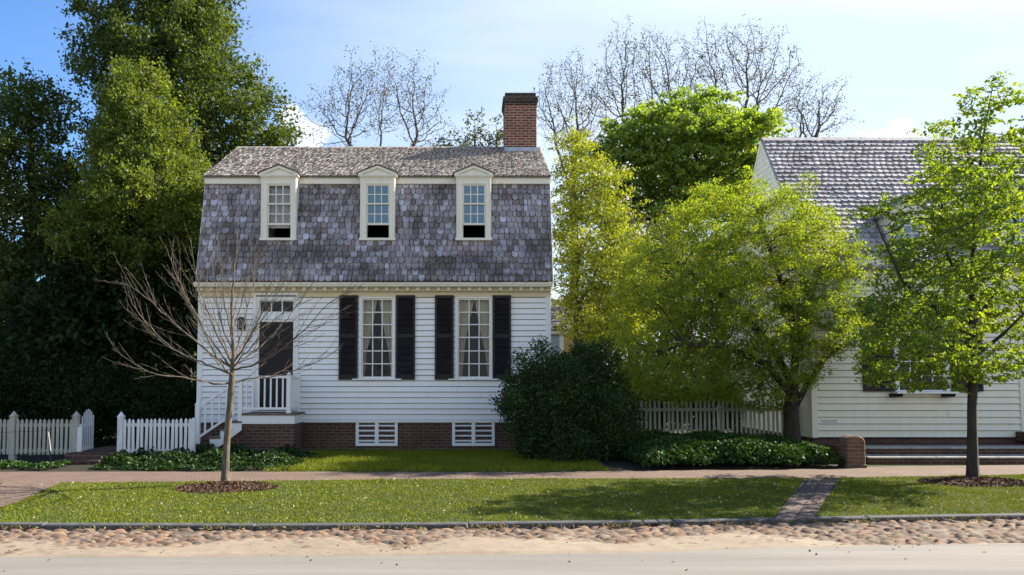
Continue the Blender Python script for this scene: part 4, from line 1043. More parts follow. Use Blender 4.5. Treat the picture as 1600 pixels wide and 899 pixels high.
tid = add_chain(trunk, -1, .066, .05)
for i in tid: rad[i] *= 1 + .5 * math.exp(-pos[i][2] / .12)
ORG = {585: tid[-3], 570: tid[-1]}
leader = limb(trunk[-1], [(364, 540, 0), (362, 480, .05), (366, 420, .05), (372, 362, .1)]); lid = add_chain(leader, tid[-1], .040, .005)
LIMBS = [  # (start node, points (px,py,dy), start radius)
    (tid[-2], [(340, 560, -.1), (295, 525, -.3), (245, 480, -.5), (200, 445, -.6), (175, 440, -.6)], .026), (tid[-3], [(330, 572, .1), (270, 545, .3), (225, 500, .5), (195, 455, .6)], .024),
    (tid[-4], [(335, 600, -.2), (285, 590, -.5), (235, 582, -.8), (175, 545, -.9)], .022), (tid[-2], [(340, 545, .15), (310, 500, .3), (280, 440, .45), (258, 385, .5)], .022),
    (tid[-1], [(345, 535, -.2), (322, 480, -.4), (305, 420, -.5), (298, 372, -.5)], .022), (lid[2], [(345, 500, .1), (335, 440, .2), (325, 385, .3)], .017),
    (lid[3], [(350, 470, -.2), (345, 410, -.3), (338, 362, -.4)], .016), (tid[-1], [(372, 540, .2), (385, 490, .35), (400, 430, .5), (412, 385, .5)], .020),
    (tid[-1], [(376, 550, -.2), (400, 510, -.4), (420, 450, -.5), (445, 385, -.6)], .022), (tid[-2], [(380, 562, .2), (415, 535, .4), (455, 490, .6), (490, 440, .7)], .021),
    (tid[-2], [(378, 575, -.25), (420, 560, -.55), (470, 520, -.8), (520, 470, -.9), (552, 455, -1)], .021), (tid[-4], [(385, 592, .1), (430, 588, .25), (485, 570, .4), (535, 545, .5)], .018),
    (lid[5], [(378, 470, .2), (390, 410, .3), (395, 370, .3)], .014), (tid[-3], [(350, 575, -.5), (330, 540, -1.0), (305, 490, -1.3), (275, 430, -1.4)], .02),
    (tid[-2], [(372, 565, -.6), (400, 535, -1.1), (430, 500, -1.3), (470, 465, -1.4)], .019), (tid[-1], [(352, 540, .6), (335, 490, 1.0), (320, 430, 1.2)], .019), (tid[-1], [(380, 540, .6), (415, 490, 1.0), (450, 430, 1.3)], .019)]
def twigs(ids, depth, r, lo=.2):
    n = len(ids); L = sum(np.linalg.norm(pos[b] - pos[a]) for a, b in zip(ids[:-1], ids[1:])); side = 1
    k = max(2, int(L / (.19 if depth == 0 else .17)))
    for t in range(k):
        f = lo + (1 - lo) * (t + rg.uniform(.1, .9)) / k; i = min(n - 2, max(1, int(f * (n - 1)))); a, b = pos[ids[i - 1]], pos[ids[i + 1]]
        d = (b - a) / (np.linalg.norm(b - a) + 1e-9); s = unit(1, rg)[0]; s -= d * (s @ d); s /= np.linalg.norm(s); side = -side
        ang = rg.uniform(.3, .62); dd = d * math.cos(ang) + s * math.sin(ang); ln = L * (1 - f * .65) * rg.uniform(.25, .62) * (1 if depth == 0 else .7)
        if ln < .05: continue
        m = max(3, int(ln / .07)); p = pos[ids[i]].copy(); pts = [p]
        for q in range(m):
            dd = dd + rg.normal(0, .055, 3); dd[2] += .045; dd /= np.linalg.norm(dd); p = p + dd * ln / m; pts.append(p)
        rs = min(rad[ids[i]] * .6, .0060 if depth == 0 else .0038)
        cid = add_chain(pts, ids[i], rs, .0020)
        if depth < 1: twigs(cid, depth + 1, rs, .25)
for st, pts, r in LIMBS:
    ids = add_chain(limb(pos[st], pts), st, r * .9, .0035); twigs(ids, 0, r)
twigs(lid, 0, .03, .25)
V, F = skeleton_mesh('trunk', np.array(pos), np.array(par), np.array(rad), 6)
link_mesh('trunk', np_mesh('trunk', V - vec(base), F, True), M['bark_grey'], bt)

# --- leafy street tree on the verge at the right
base = G(1520, 752, 0); Y = base.y
tree('street_tree', 'slender young tree with fresh green leaves on the verge at the right', 'tree', base,
     [[base, P(1519, 640, Y), P(1521, 560, Y), P(1518, 450, Y), P(1524, 330, Y), P(1535, 220, Y), P(1552, 130, Y)],
      [P(1521, 530, Y), P(1470, 490, Y - .4), P(1410, 440, Y - .6), P(1365, 340, Y - .6)], [P(1520, 510, Y), P(1560, 450, Y + .3), P(1590, 350, Y + .4)], [P(1521, 545, Y), P(1470, 540, Y + .3), P(1400, 520, Y + .5)], [P(1520, 560, Y), P(1570, 520, Y - .3), P(1620, 470, Y - .4)],
      [P(1520, 470, Y), P(1480, 400, Y + .4), P(1465, 260, Y + .5)], [P(1521, 565, Y), P(1560, 575, Y + .2), P(1600, 570, Y + .2)]],
     EL(Y, [(1550, 160, 32, 48, .5), (1478, 235, 48, 60, .8, .3), (1595, 205, 40, 75, .8, -.3), (1500, 170, 25, 30, .4), (1540, 235, 75, 60, 1.1), (1500, 310, 85, 65, 1.1, .9), (1510, 320, 80, 60, 1.0, -.9), (1600, 300, 50, 90, 1.0), (1455, 390, 80, 65, 1.1, .9), (1550, 400, 105, 80, 1.3, -1.0), (1420, 480, 75, 60, 1.2, -.6), (1500, 480, 105, 60, 1.2, 1.1), (1610, 480, 70, 80, 1.2, .6), (1440, 560, 85, 48, 1.1, .5), (1440, 550, 70, 40, .9, -.9), (1560, 565, 90, 36, 1.0, -.8), (1372, 565, 45, 50, .7), (1385, 330, 35, 40, .5), (1400, 595, 50, 24, .5)]),
     R(60), .072, .0035, 1900, .15, .19, 150, (33, .11), (.066, .044), LM['oak'], M['bark_dark'], [(1, 1, 1), (.8, .9, .9), (1.2, 1.1, .8), (1.05, 1.05, .9)], lumps=95, lump_r=.26, fill=.08, cluster=.055, twig=2, grav=.02, droop=.1, up=.9, flat=.38, limb_r=.034)

# --- yellow green crab apple by the right hand fence
Y = 17.8; base = Vector((X(1238, 690, Y), Y, 0))
tree('crab_apple_tree', 'wide yellow green tree with a forked dark trunk before the side fence', 'tree', base,
     [[base, P(1236, 640, Y), P(1243, 560, Y), P(1235, 480, Y), P(1200, 380, Y), P(1180, 320, Y)], [P(1240, 640, Y), P(1262, 600, Y - .2), P(1290, 560, Y - .3), P(1330, 530, Y - .3), P(1345, 490, Y - .3)],
      [P(1238, 600, Y), P(1205, 540, Y + .2), P(1140, 470, Y + .4), P(1070, 420, Y + .4)], [P(1240, 560, Y), P(1270, 460, Y + .4), P(1290, 380, Y + .4)], [P(1237, 620, Y), P(1200, 570, Y - .4), P(1130, 540, Y - .7), P(1060, 540, Y - .8)]],
     EL(Y, [(1150, 360, 120, 75, 1.7), (1080, 430, 110, 90, 1.7), (1220, 390, 110, 85, 1.7), (1030, 510, 85, 85, 1.4), (1150, 500, 130, 80, 1.9), (1060, 585, 110, 58, 1.5), (1180, 595, 100, 48, 1.4), (1000, 590, 40, 50, .9), (1250, 510, 80, 70, 1.3), (1305, 510, 50, 55, 1.0, -.5), (1320, 430, 45, 55, .9, -.4), (1225, 570, 75, 42, 1.1), (1290, 440, 60, 80, 1.2), (1000, 440, 50, 60, 1.0), (1240, 300, 40, 30, .7), (1120, 305, 45, 30, .8), (1275, 350, 40, 40, .8)]),
     R(61), .15, .004, 2900, .14, .18, 150, (63, .11), (.044, .028), LM['crab'], M['bark_dark'], [(1, 1.05, 1), (.8, .92, .9), (1.2, 1.15, .9), (1.25, 1.1, .7)], lumps=230, lump_r=.2, fill=.25, cluster=.06, twig=4, flat=.65, limb_r=.075, up=.7)
# --- slim yellow tree close behind the house
Y = 23; base = Vector((X(900, 640, Y), Y, 0))
tree('slim_tree', 'slim yellow leaved tree with mossy trunk beside the right gable of the white house', 'tree', base,
     [[base, P(899, 520, Y), P(903, 400, Y), P(898, 300, Y), P(897, 220, Y)], [P(901, 480, Y), P(925, 440, Y), P(950, 380, Y)]],
     EL(Y, [(895, 235, 32, 40, .8), (905, 300, 50, 60, 1.1), (950, 300, 38, 45, 1), (900, 380, 42, 60, 1.2), (955, 400, 55, 70, 1.3), (890, 450, 30, 50, 1.0), (945, 490, 65, 60, 1.3), (985, 460, 45, 70, 1.2), (905, 215, 20, 25, .5)]),
     R(62), .075, .005, 1500, .20, .26, 120, (60, .2), (.078, .046), LM['yellow'], M['bark_moss'], [(1, 1, 1), (.85, .9, .9), (1.15, 1.05, .8)], lumps=90, lump_r=.22, fill=.12, cluster=.09, twig=5, grav=.05, limb_r=.06, flat=.5, up=.8)
# --- bright green tree further back
Y = 34; base = Vector((X(1035, 640, Y), Y, 0))
tree('shade_tree', 'broad bright green tree with dark bent limbs between the two houses', 'tree', base,
     [[base, P(1040, 500, Y), P(1050, 370, Y)], [P(1050, 370, Y), P(1010, 330, Y), P(975, 295, Y - .5), P(945, 285, Y - .5)], [P(1050, 370, Y), P(1080, 290, Y), P(1095, 210, Y)], [P(1050, 370, Y), P(1110, 300, Y), P(1170, 260, Y + .5), P(1195, 240, Y)], [P(1040, 380, Y), P(1010, 345, Y), P(990, 318, Y - .5)]],
     EL(Y, [(1085, 175, 55, 32, 1.8), (1020, 210, 70, 42, 2.2), (1150, 205, 68, 34, 2.2), (965, 235, 45, 34, 1.8), (1085, 235, 110, 45, 3), (1185, 235, 30, 30, 1.4), (1120, 290, 80, 40, 2), (1040, 275, 60, 36, 2), (1000, 305, 45, 40, 1.5), (1060, 320, 80, 45, 2), (960, 330, 40, 40, 1.5), (945, 255, 40, 30, 1.4), (1200, 270, 40, 40, 1.5), (1165, 320, 40, 40, 1.6)]),
     R(63), .22, .010, 1900, .30, .38, 120, (66, .28), (.16, .09), LM['bright'], M['bark_dark'], [(1, 1, 1), (.75, .85, .9), (1.2, 1.1, .8)], lumps=70, lump_r=.26, fill=.06, cluster=.13, twig=5, flat=.4, limb_r=.16, up=.9)
# --- dark evergreens filling the yard behind
for i, (px, Y, rows, lab) in enumerate((
        (985, 29, [(985, 400, 75, 70, 2), (960, 500, 70, 70, 2), (1040, 450, 70, 90, 2)], 'dark bushy tree behind the slim yellow leaved tree'),
        (1130, 31, [(1120, 420, 90, 80, 2), (1150, 520, 100, 80, 2), (1060, 540, 70, 70, 2)], 'dark bushy tree behind the crab apple tree'))):
    b = Vector((X(px, 640, Y), Y, 0))
    tree('evergreen_tree', lab, 'tree', b, [[b, P(px, 500, Y), P(px, 400, Y)]], EL(Y, rows), R(70 + i), .10, .008, 500, .4, .5, 80, (46, .32), (.16, .09), LM['olive'], M['bark_dark'], GY, zmin=.6, cluster=.2, twig=8)
# --- the wood on the skyline far behind the yards
rg = R(130); n = 2600; x = rg.uniform(-110, 110, n); top = 5.5 + 1.6 * np.sin(x * .21) + 1.2 * np.sin(x * .53 + 2) + .8 * np.sin(x * 1.3); z = top * rg.uniform(0, 1, n) ** .7; y = 88 + 5 * rg.normal(0, 1, n) + .02 * x * 0
c = np.repeat(np.column_stack([x, y, z]), 16, 0) + rg.normal(0, .5, (n * 16, 3)); c = c[c[:, 2] > 0]; V, F = leaf_quads(c, .55, .38, rg, .05, .6); c0 = vec((0, 88, 0))
tn = np.repeat(np.array(GY)[rg.integers(0, len(GY), len(c))] * rg.uniform(.7, 1.3, (len(c), 1)), 4, 0)
o = link_mesh('woodland', np_mesh('woodland', V - c0, F, False, tn), LM['olive']); o.location = c0; tag(o, 'low far wood along the horizon behind the yards', 'wood', kind='stuff')
# --- olive trees near the chimney
for i, (px, top, w, Y, lab) in enumerate(((742, 168, 17, 38, 'narrow olive green treetop above the ridge, taller one of the pair left of the chimney'), (776, 190, 15, 38.6, 'narrow olive green treetop touching the left edge of the chimney'), (703, 212, 24, 37, 'low dark green treetop peeping over the ridge'))):
    b = Vector((X(px, 640, Y), Y, 0)); h = 235 - top
    tree('olive_tree', lab, 'tree', b, [[b, P(px, 400, Y), P(px, top + 8, Y)]], EL(Y, [(px, top + h * .25, w * .55, h * .25, .6), (px + 3, top + h * .6, w, h * .3, .9), (px - 4, top + h, w * 1.2, h * .4, 1), (px, top + h * 1.6, w * 1.2, h * .5, 1)]),
         R(80 + i), .14, .01, 220, .35, .4, 90, (30, .22), (.15, .08), LM['olive'], M['bark_far'], GY, cluster=.14, twig=5, group=None)
# --- thin budding trees against the sky
BUD = (
    (600, 46, [(540, 215), (595, 235), (650, 220)], [(545, 165, 50, 55, 2.5), (605, 150, 70, 52, 3), (655, 170, 40, 55, 2.5), (690, 205, 25, 30, 1.5), (510, 190, 28, 55, 1.5), (572, 112, 24, 18, 1.2)], 'thin budding tree against the sky above the middle of the ridge'),
    (895, 50, [(870, 230), (900, 230)], [(880, 160, 48, 60, 2.2), (920, 190, 40, 50, 2), (850, 150, 22, 30, 1.5)], 'thin budding tree against the sky right behind the chimney'),
    (1015, 48, [(975, 190), (1020, 190), (1050, 180)], [(985, 120, 60, 60, 3), (1030, 115, 50, 62, 2.5), (1060, 130, 40, 50, 2), (945, 150, 40, 45, 2), (1010, 80, 35, 30, 2)], 'thin budding tree rising behind the left of the bright green tree'),
    (1150, 49, [(1135, 190), (1165, 180), (1185, 190)], [(1145, 95, 55, 50, 2.5), (1195, 115, 55, 50, 2.5), (1220, 150, 38, 45, 2), (1110, 110, 45, 50, 2.2), (1140, 62, 28, 22, 1.6)], 'tallest thin budding tree, rising behind the right of the bright green tree'),
    (1260, 47, [(1250, 230), (1275, 220)], [(1275, 165, 42, 38, 2), (1300, 180, 28, 25, 1.5), (1250, 190, 30, 40, 1.5)], 'thin low budding tree against the sky above the ridge of the right house'))
for i, (px, Y, forks, rows, lab) in enumerate(BUD):
    b = Vector((X(px, 640, Y), Y, 0))
    tree('budding_tree', lab, 'tree', b, [[b, P(px, 450, Y), P(px, 300, Y)]] + [[P(px, 310, Y), P(fx, fy, Y + random.uniform(-1, 1))] for fx, fy in forks], EL(Y, rows),
         R(90 + i), .17, .009, 1500 if i != 4 else 700, .28, .34, 110, (7, .16), (.105, .06), LM['bud'], M['bark_far'], [(1, 1, 1), (.7, .7, .8), (1.2, 1.2, .8)], lumps=16, lump_r=.42, fill=.30, cluster=.10, twig=1, grav=.12, sides=5, limb_r=.11, flat=1, group='thin budding trees behind the houses', jit=.18)

# --- low cover: ivy, grass, mulch, fallen petals
def cover(name, label, cat, poly_fn, n, leaf, rg, mat, hgt, kind='stuff', tints=GY, up=1.2):
    p = poly_fn(n, rg); z = hgt(p[:, 0], p[:, 1]) ; keep = z > -.5; p, z = p[keep], z[keep]
    c = np.column_stack([p, np.maximum(z, .0) * rg.uniform(.45, 1.0, len(z)) + .02])
    V, F = leaf_quads(c, leaf[0], leaf[1], rg, .05, up); c0 = vec((c[:, 0].mean(), c[:, 1].mean(), 0))
    tn = np.array(tints)[rg.integers(0, len(tints), len(c))] * rg.uniform(.7, 1.3, (len(c), 1))
    o = link_mesh(name, np_mesh(name, V - c0, F, False, np.repeat(tn, 4, 0)), mat); o.location = c0
    return tag(o, label, cat, kind=kind)
def rect(x0, x1, y0, y1): return lambda n, rg: np.column_stack([rg.uniform(x0, x1, n), rg.uniform(y0, y1, n)])
def bumpy(x, y, s): return .5 + .25 * np.sin(x * 3.1 * s + 1.3 * np.sin(y * 2.2 * s)) + .25 * np.sin(y * 4.3 * s + x * 1.7 * s)
xa, xb = X(985, 700, 16), X(1322, 700, 15.3)
def ivy_h(x, y):
    yf = np.interp(x, [p.x for p in L_FAR], [p.y for p in L_FAR]) + .03 + .10 * np.sin(x * 5) * np.sin(x * 2.3)
    e = np.clip((y - yf) / .35, 0, 1) * np.clip((x - xa) / .6, 0, 1) * np.clip((xb - .1 * (y - 15) - x) / .5, 0, 1)
    return np.where(y < yf, -1, .12 + .36 * np.sqrt(e) * (.7 + .5 * bumpy(x, y, 1.2)))
cover('ivy', 'glossy ivy bed in front of the side fence', 'ivy', rect(xa, xb, 14.2, 18.3), 42000, (.065, .058), R(101), LM['ivy'], ivy_h)
xc, xd = X(184, 715, 16), X(480, 715, 16.5)
def ivy_h2(x, y):
    yf = np.interp(x, [p.x for p in L_FAR], [p.y for p in L_FAR]) + .1 + .12 * np.sin(x * 5 + 1) * np.sin(x * 2.9)
    e = np.clip((xd - x) / .8, 0, 1); m = bumpy(x, y, 2.0)
    return np.where((y < yf) | (m < .12) | ((y > 17.8) & (x > -5.2)), -1, (.03 + .2 * np.clip((y - yf) / .5, 0, 1)) * m * (0.35 + .9 * e))
cover('ivy', 'low ivy and weeds under the white picket fence and stair', 'ivy', rect(xc, xd, 14.5, 18.6), 15000, (.068, .056), R(102), LM['ivy'], ivy_h2, tints=[(.7, .72, .7), (.5, .55, .55), (.9, .9, .8)])
def ivy_h3(x, y):
    yf = np.interp(x, [p.x for p in L_FAR], [p.y for p in L_FAR]) + .1 + .1 * np.sin(x * 6); m = bumpy(x, y, 2)
    return np.where((y < yf) | (m < .3), -1, .12 * m)
cover('weeds', 'thin weeds along the sidewalk under the dingy fence', 'weeds', rect(X(-60, 730, 15), X(88, 730, 15), 14.5, 15.6), 1800, (.07, .055), R(103), LM['ivy'], ivy_h3)

def blades(name, label, pts, hgt, rg, mat=None, tints=None):
    n = len(pts); d = unit(n, rg); d[:, 2] = np.abs(d[:, 2]) * .6 + .75; d /= np.linalg.norm(d, axis=1)[:, None]
    s = unit(n, rg); s[:, 2] = 0; s /= np.linalg.norm(s, axis=1)[:, None] + 1e-9
    h = hgt * rg.uniform(.5, 1.3, n); w = rg.uniform(.0035, .0065, n)
    b = np.column_stack([pts, np.zeros(n)])
    V = np.stack([b - s * w[:, None], b + s * w[:, None], b + d * h[:, None]], 1).reshape(-1, 3); c0 = vec((pts[:, 0].mean(), pts[:, 1].mean(), 0))
    f = bumpy(pts[:, 0], pts[:, 1], .9)[:, None] * .4 + bumpy(pts[:, 0] + 3, pts[:, 1], 3.1)[:, None] * .35 + rg.uniform(0, .6, (n, 1))
    tn = np.array([.80, .9, .9]) * (1 - f) + np.array([1.35, 1.18, .95]) * f; dry = rg.uniform(0, 1, n) < .03 + .25 * (bumpy(pts[:, 0] + 7, pts[:, 1] * 1.7, 2.3) > .72); tn[dry] = np.array([1.7, 1.15, 1.5])
    tn = tn * rg.uniform(.75, 1.25, (n, 1))
    o = link_mesh(name, np_mesh(name, V - c0, np.arange(3 * n).reshape(n, 3), False, np.repeat(tn, 3, 0)), mat or LM['grass']); o.location = c0
    return tag(o, label, 'grass', kind='stuff')
def in_path(x, y):
    a = [(G(1209, 811), G(1258, 748)), (G(1272, 810), G(1312, 748))]
    xl = np.interp(y, [a[0][0].y, a[0][1].y], [a[0][0].x, a[0][1].x]); xr = np.interp(y, [a[1][0].y, a[1][1].y], [a[1][0].x, a[1][1].x]); return (x > xl - .0) & (x < xr + .0)
def in_corner(x, y):
    q = [G(-330, 870), G(-60, 815), G(30, 783), G(95, 754.5)]
    l_ = [G(-330, 800), G(-14, 762), G(18, 750)]
    return (x < np.interp(y, [p.y for p in q], [p.x for p in q])) & (x > np.interp(y, [p.y for p in l_], [p.x for p in l_]))
M1, M2 = G(353, 763), G(1525, 755)
def mulch_r(x, y): return np.minimum(np.hypot((x - M1.x) / .72, (y - M1.y) / .55), np.hypot((x - M2.x) / .85, (y - M2.y) / .5))
rg = R(110); n = 470000; p = np.column_stack([rg.uniform(-13.5, 14.5, n), rg.uniform(8.7, 14.4, n)])
kb = np.interp(p[:, 0], [q.x for q in L_KERB], [q.y for q in L_KERB]) + .125; wk = np.interp(p[:, 0], [q.x for q in L_NEAR], [q.y for q in L_NEAR]) + .02 + .035 * np.sin(p[:, 0] * 9) * np.sin(p[:, 0] * 3.3)
ok = (p[:, 1] > kb) & (p[:, 1] < wk) & ~in_path(*p.T) & ~in_corner(*p.T) & (mulch_r(*p.T) > 1 + .1 * np.sin(p[:, 0] * 23))
p = p[ok]; hv = .016 + .018 * bumpy(p[:, 0], p[:, 1], 1.7); tuft = np.exp(-((p[:, 0] - G(598, 752).x) ** 2 + (p[:, 1] - G(598, 753).y) ** 2 * 4) / .06); hv = hv + .09 * tuft
blades('grass', 'short sunlit grass of the verge between kerb and sidewalk', p, hv, rg)
rg = R(111); n = 70000; p = np.column_stack([rg.uniform(X(440, 720, 16), 2.6, n), rg.uniform(14.3, 18.9, n)])
wk = np.interp(p[:, 0], [q.x for q in L_FAR], [q.y for q in L_FAR]) + .04 + .06 * np.sin(p[:, 0] * 4); p = p[p[:, 1] > wk]
blades('grass', 'longer grass growing against the brick foundation of the white house', p, .075 + .03 * bumpy(p[:, 0], p[:, 1], 1.5), rg)
# petals and dry leaves fallen on the verge
rg = R(112); n = 1900; p = np.column_stack([rg.uniform(-8, 10, n), rg.uniform(8.9, 13.9, n)])
kb = np.interp(p[:, 0], [q.x for q in L_KERB], [q.y for q in L_KERB]) + .14; wk = np.interp(p[:, 0], [q.x for q in L_NEAR], [q.y for q in L_NEAR]) + .1; p = p[(p[:, 1] > kb) & (p[:, 1] < wk)]
V, F = leaf_quads(np.column_stack([p, rg.uniform(.03, .055, len(p))]), .028, .018, rg, .0, 1.6, .5); c0 = vec((0, 11, 0))
o = link_mesh('fallen_leaves', np_mesh('fallen_leaves', V - c0, F, False, np.repeat(np.array([(1, 1, 1), (.7, .6, .5), (1.2, 1.15, 1.2)])[rg.integers(0, 3, len(p))], 4, 0)), LM['litter']); o.location = c0
tag(o, 'pale petals and dry leaves scattered over the verge', 'leaves', kind='stuff')
rg = R(113); n = 2600; x = rg.uniform(-8, 10, n); kb = np.interp(x, [q.x for q in L_KERB], [q.y for q in L_KERB])
dens = bumpy(x, x * 0, 2.7); kk = rg.uniform(0, 1, n) < dens ** 2 + .12; x, kb = x[kk], kb[kk]; y = kb - np.abs(rg.normal(0, .07, len(x))) - .01
V, F = leaf_quads(np.column_stack([x, y, ROAD_Z + rg.uniform(.012, .05, len(x))]), .05, .012, rg, .0, .8, .6); c0 = vec((0, 9, 0))
o = link_mesh('leaf_litter', np_mesh('leaf_litter', V - c0, F, False, np.repeat(np.array([(.55, .42, .25), (.4, .28, .15), (.7, .6, .4), (.3, .4, .12)])[rg.integers(0, 4, len(x))], 4, 0)), LM['litter']); o.location = c0
tag(o, 'dry straw and leaf litter caught along the foot of the kerb', 'litter', kind='stuff')
rg = R(114); n = 190; x = rg.uniform(-7, 9, n); kr = np.interp(x, [q.x for q in L_ROAD], [q.y for q in L_ROAD]); y = kr + .5 - np.abs(rg.normal(0, .55, n))
V, F = leaf_quads(np.column_stack([x, y, np.full(n, ROAD_Z + .016)]), .026, .018, rg, .0, 2.5, .7); c0 = vec((0, 8, 0))
o = link_mesh('grit', np_mesh('grit', V - c0, F, False, np.repeat(np.array([(.25, .18, .15), (.15, .12, .12), (.8, .75, .8), (.35, .3, .2)])[rg.integers(0, 4, n)], 4, 0)), LM['litter']); o.location = c0
tag(o, 'grit and small dry leaves strewn along the edge of the road', 'grit', kind='stuff')
k = NM('mulch_soil'); n2 = k.noise(45, 5, .7); k.set('Base Color', k.mix(k.ramp(n2, .3, .7), (0.03, 0.017, 0.011), (0.09, 0.048, 0.027))).set('Roughness', 1.0).bump(n2, 1, .03)
for c, a, b2, lab in ((M1, .74, .56, 'brown bark mulch ring around the leafless young tree'), (M2, .87, .52, 'brown bark mulch ring around the leafy street tree')):
    NA, NB = 40, 7; V = [(c.x, c.y, .06)]; F = []
    for r in range(1, NB + 1):
        for q in range(NA):
            t = 2 * math.pi * q / NA; w = (1 + .08 * math.sin(3 * t + 1) + .05 * math.sin(7 * t)) * r / NB
            V.append((c.x + a * w * math.cos(t), c.y + b2 * w * math.sin(t), .006 + .06 * (1 - (r / NB) ** 2) + random.uniform(0, .012) * (r < NB)))
    for q in range(NA): F.append((0, 1 + q, 1 + (q + 1) % NA, 0))
    for r in range(NB - 1):
        for q in range(NA): F.append((1 + r * NA + q, 1 + (r + 1) * NA + q, 1 + (r + 1) * NA + (q + 1) % NA, 1 + r * NA + (q + 1) % NA))
    mm = MB(); mm.add(V, [f if f[0] != f[3] else f[:3] for f in F]); rg = R(int(abs(c.x) * 10)); n = 1500
    rr = np.sqrt(rg.uniform(0, 1, n)) * 1.05; tt = rg.uniform(0, 2 * np.pi, n); pts = np.column_stack([c.x + a * rr * np.cos(tt), c.y + b2 * rr * np.sin(tt), .02 + .06 * (1 - np.minimum(rr, 1) ** 2)])
    o = thing('mulch_bed', lab, 'mulch', (c.x, c.y, 0)); tag(o, kind='stuff'); mm.build('soil', k.m, o, smooth=True)
    V, F = leaf_quads(pts, .055, .02, rg, 0, 1.0, .5); link_mesh('bark_chips', np_mesh('bark_chips', V - vec((c.x, c.y, 0)), F, False, np.repeat(rg.uniform(.4, 1.5, (n, 1)) * np.ones(3), 4, 0)), LM['mulch'], o)
# ================================================================== fences and gate
def picket_mesh(name, w, h, t, tip, mat):
    mb = MB(); mb.prism([(-w / 2, 0), (w / 2, 0), (w / 2, h - tip), (0, h), (-w / 2, h - tip)], -t / 2, t / 2, 'y')
    o = mb.build(name, mat); me = o.data; bpy.data.objects.remove(o); return me
def fence(name, label, cat, A, B, z0, z1, n, mat, posts, w=.055, tip=.04, post_h=.2, rails=(.1, .82), skip=None, jitter=.012):
    """A,B: ends on the ground; pickets stand in front of the rails"""
    A, B = Vector(A), Vector(B); o = thing(name, label, cat, (A.x, A.y, 0)); d = (B - A); ang = math.atan2(d.y, d.x); nrm = Vector((d.y, -d.x, 0)).normalized()
    me = picket_mesh('picket', w, z1 - z0, .02, tip, mat)
    for i in range(n):
        f = (i + .5) / n; p = A.lerp(B, f)
        q = bpy.data.objects.new('picket', me); COL.objects.link(q); q.parent = o
        q.location = (p.x - A.x + random.uniform(-.004, .004), p.y - A.y, z0 + random.uniform(-jitter, jitter)); q.rotation_euler = (0, random.uniform(-.012, .012), ang)
    for r in rails:
        z = z0 + (z1 - z0) * r; mb = MB(); off = -nrm * .037; mb.bar(Vector((A.x, A.y, z)) + off, Vector((B.x, B.y, z)) + off, .04, .07); mb.build('rail', mat, o, .004)
    for f, w2, top in posts:
        p = A.lerp(B, f); post(p.x, p.y + (.03 if w > .053 else .11), -.15, top, w2, mat, o, 'post')
    return o
FY_ = 16.6
fence('picket_fence', 'dingy shade-dimmed picket fence with pointed pickets at the left edge, ending at the open gate', 'fence', (X(-120, 690, FY_), FY_ + .1, 0), (X(110, 690, FY_), FY_ + .1, 0), Z(711, FY_), Z(655, FY_), 33, M['dimfence'],
      [(.587, .115, Z(642, FY_)), (1.015, .115, Z(642, FY_)), (.13, .115, Z(642, FY_))])
fence('picket_fence', 'white picket fence between the open gate and the porch stair', 'fence', (X(188, 690, FY_), FY_ + .1, 0), (X(297, 690, FY_), FY_ + .1, 0), Z(711, FY_), Z(654.5, FY_), 16, M['fence'], [(-.035, .11, Z(643, FY_))])
f2 = [o for o in bpy.data.objects if o.name.startswith('picket_fence') and o.get('label', '').startswith('white')][0]
mb = MB(); a = X(299, 690, FY_); mb.prism([(a - .04, Z(725, FY_) - .1), (a + .045, Z(725, FY_) - .1), (a + .045, Z(656, FY_)), (a + .0, Z(653, FY_)), (a - .04, Z(656, FY_))], FY_ + .06, FY_ + .13, 'y'); mb.build('end_post', M['fence'], f2, .004)
# side fence between the houses
SY = 18.9
fence('picket_fence', 'grey white picket fence with square pickets between the bush and the right house', 'fence', (X(985, 660, SY), SY, 0), (X(1268, 660, SY), SY, 0), .12, Z(626, SY), 40, M['dimfence'], [(.0, .09, Z(626, SY)), (.5, .09, Z(630, SY)), (.985, .09, Z(626, SY))], w=.052, tip=.006, rails=(.2, .8))
# open gate with arched top
gx = X(121, 690, FY_); g = thing('garden_gate', 'open white picket gate with arched top swung into the garden', 'gate', (gx, FY_ + .15, 0))
vx, vy = -.135, .86; n = 7
for i in range(n):
    f = (i + .5) / n; h = .86 + .20 * math.sin(math.pi * f) ** .8; mb = MB(); me = picket_mesh('picket', .05, h - .12, .012, .03, M['fence'])
    q = bpy.data.objects.new('picket', me); COL.objects.link(q); q.parent = g; q.location = (vx * f, vy * f, .12); q.rotation_euler = (0, 0, math.atan2(vy, vx))
for z in (.22, .72): mb = MB(); mb.bar((gx - .03, FY_ + .15, z), (gx + vx - .03, FY_ + .15 + vy, z), .03, .07); mb.build('rail', M['fence'], g)
mb = MB(); mb.box(gx - .045, gx + .045, FY_ + .07, FY_ + .13, .1, .70); mb.build('hinge_stile', M['fence'], g, .004)
# steps behind the gate opening
sx0, sx1 = X(112, 720, FY_), X(181, 720, FY_)
st = thing('garden_steps', 'low dark brick steps in the gate opening', 'steps', ((sx0 + sx1) / 2, FY_ - .4, 0))
mb = MB(); mb.box(sx0 + .02, sx1, FY_ - .75, FY_ - .35, -.1, .09); mb.build('step', M['brick'], st, .01)
mb = MB(); mb.box(sx0 + .02, sx1, FY_ - .348, FY_ + 1.6, -.1, .19); mb.build('step', M['brick'], st, .01)
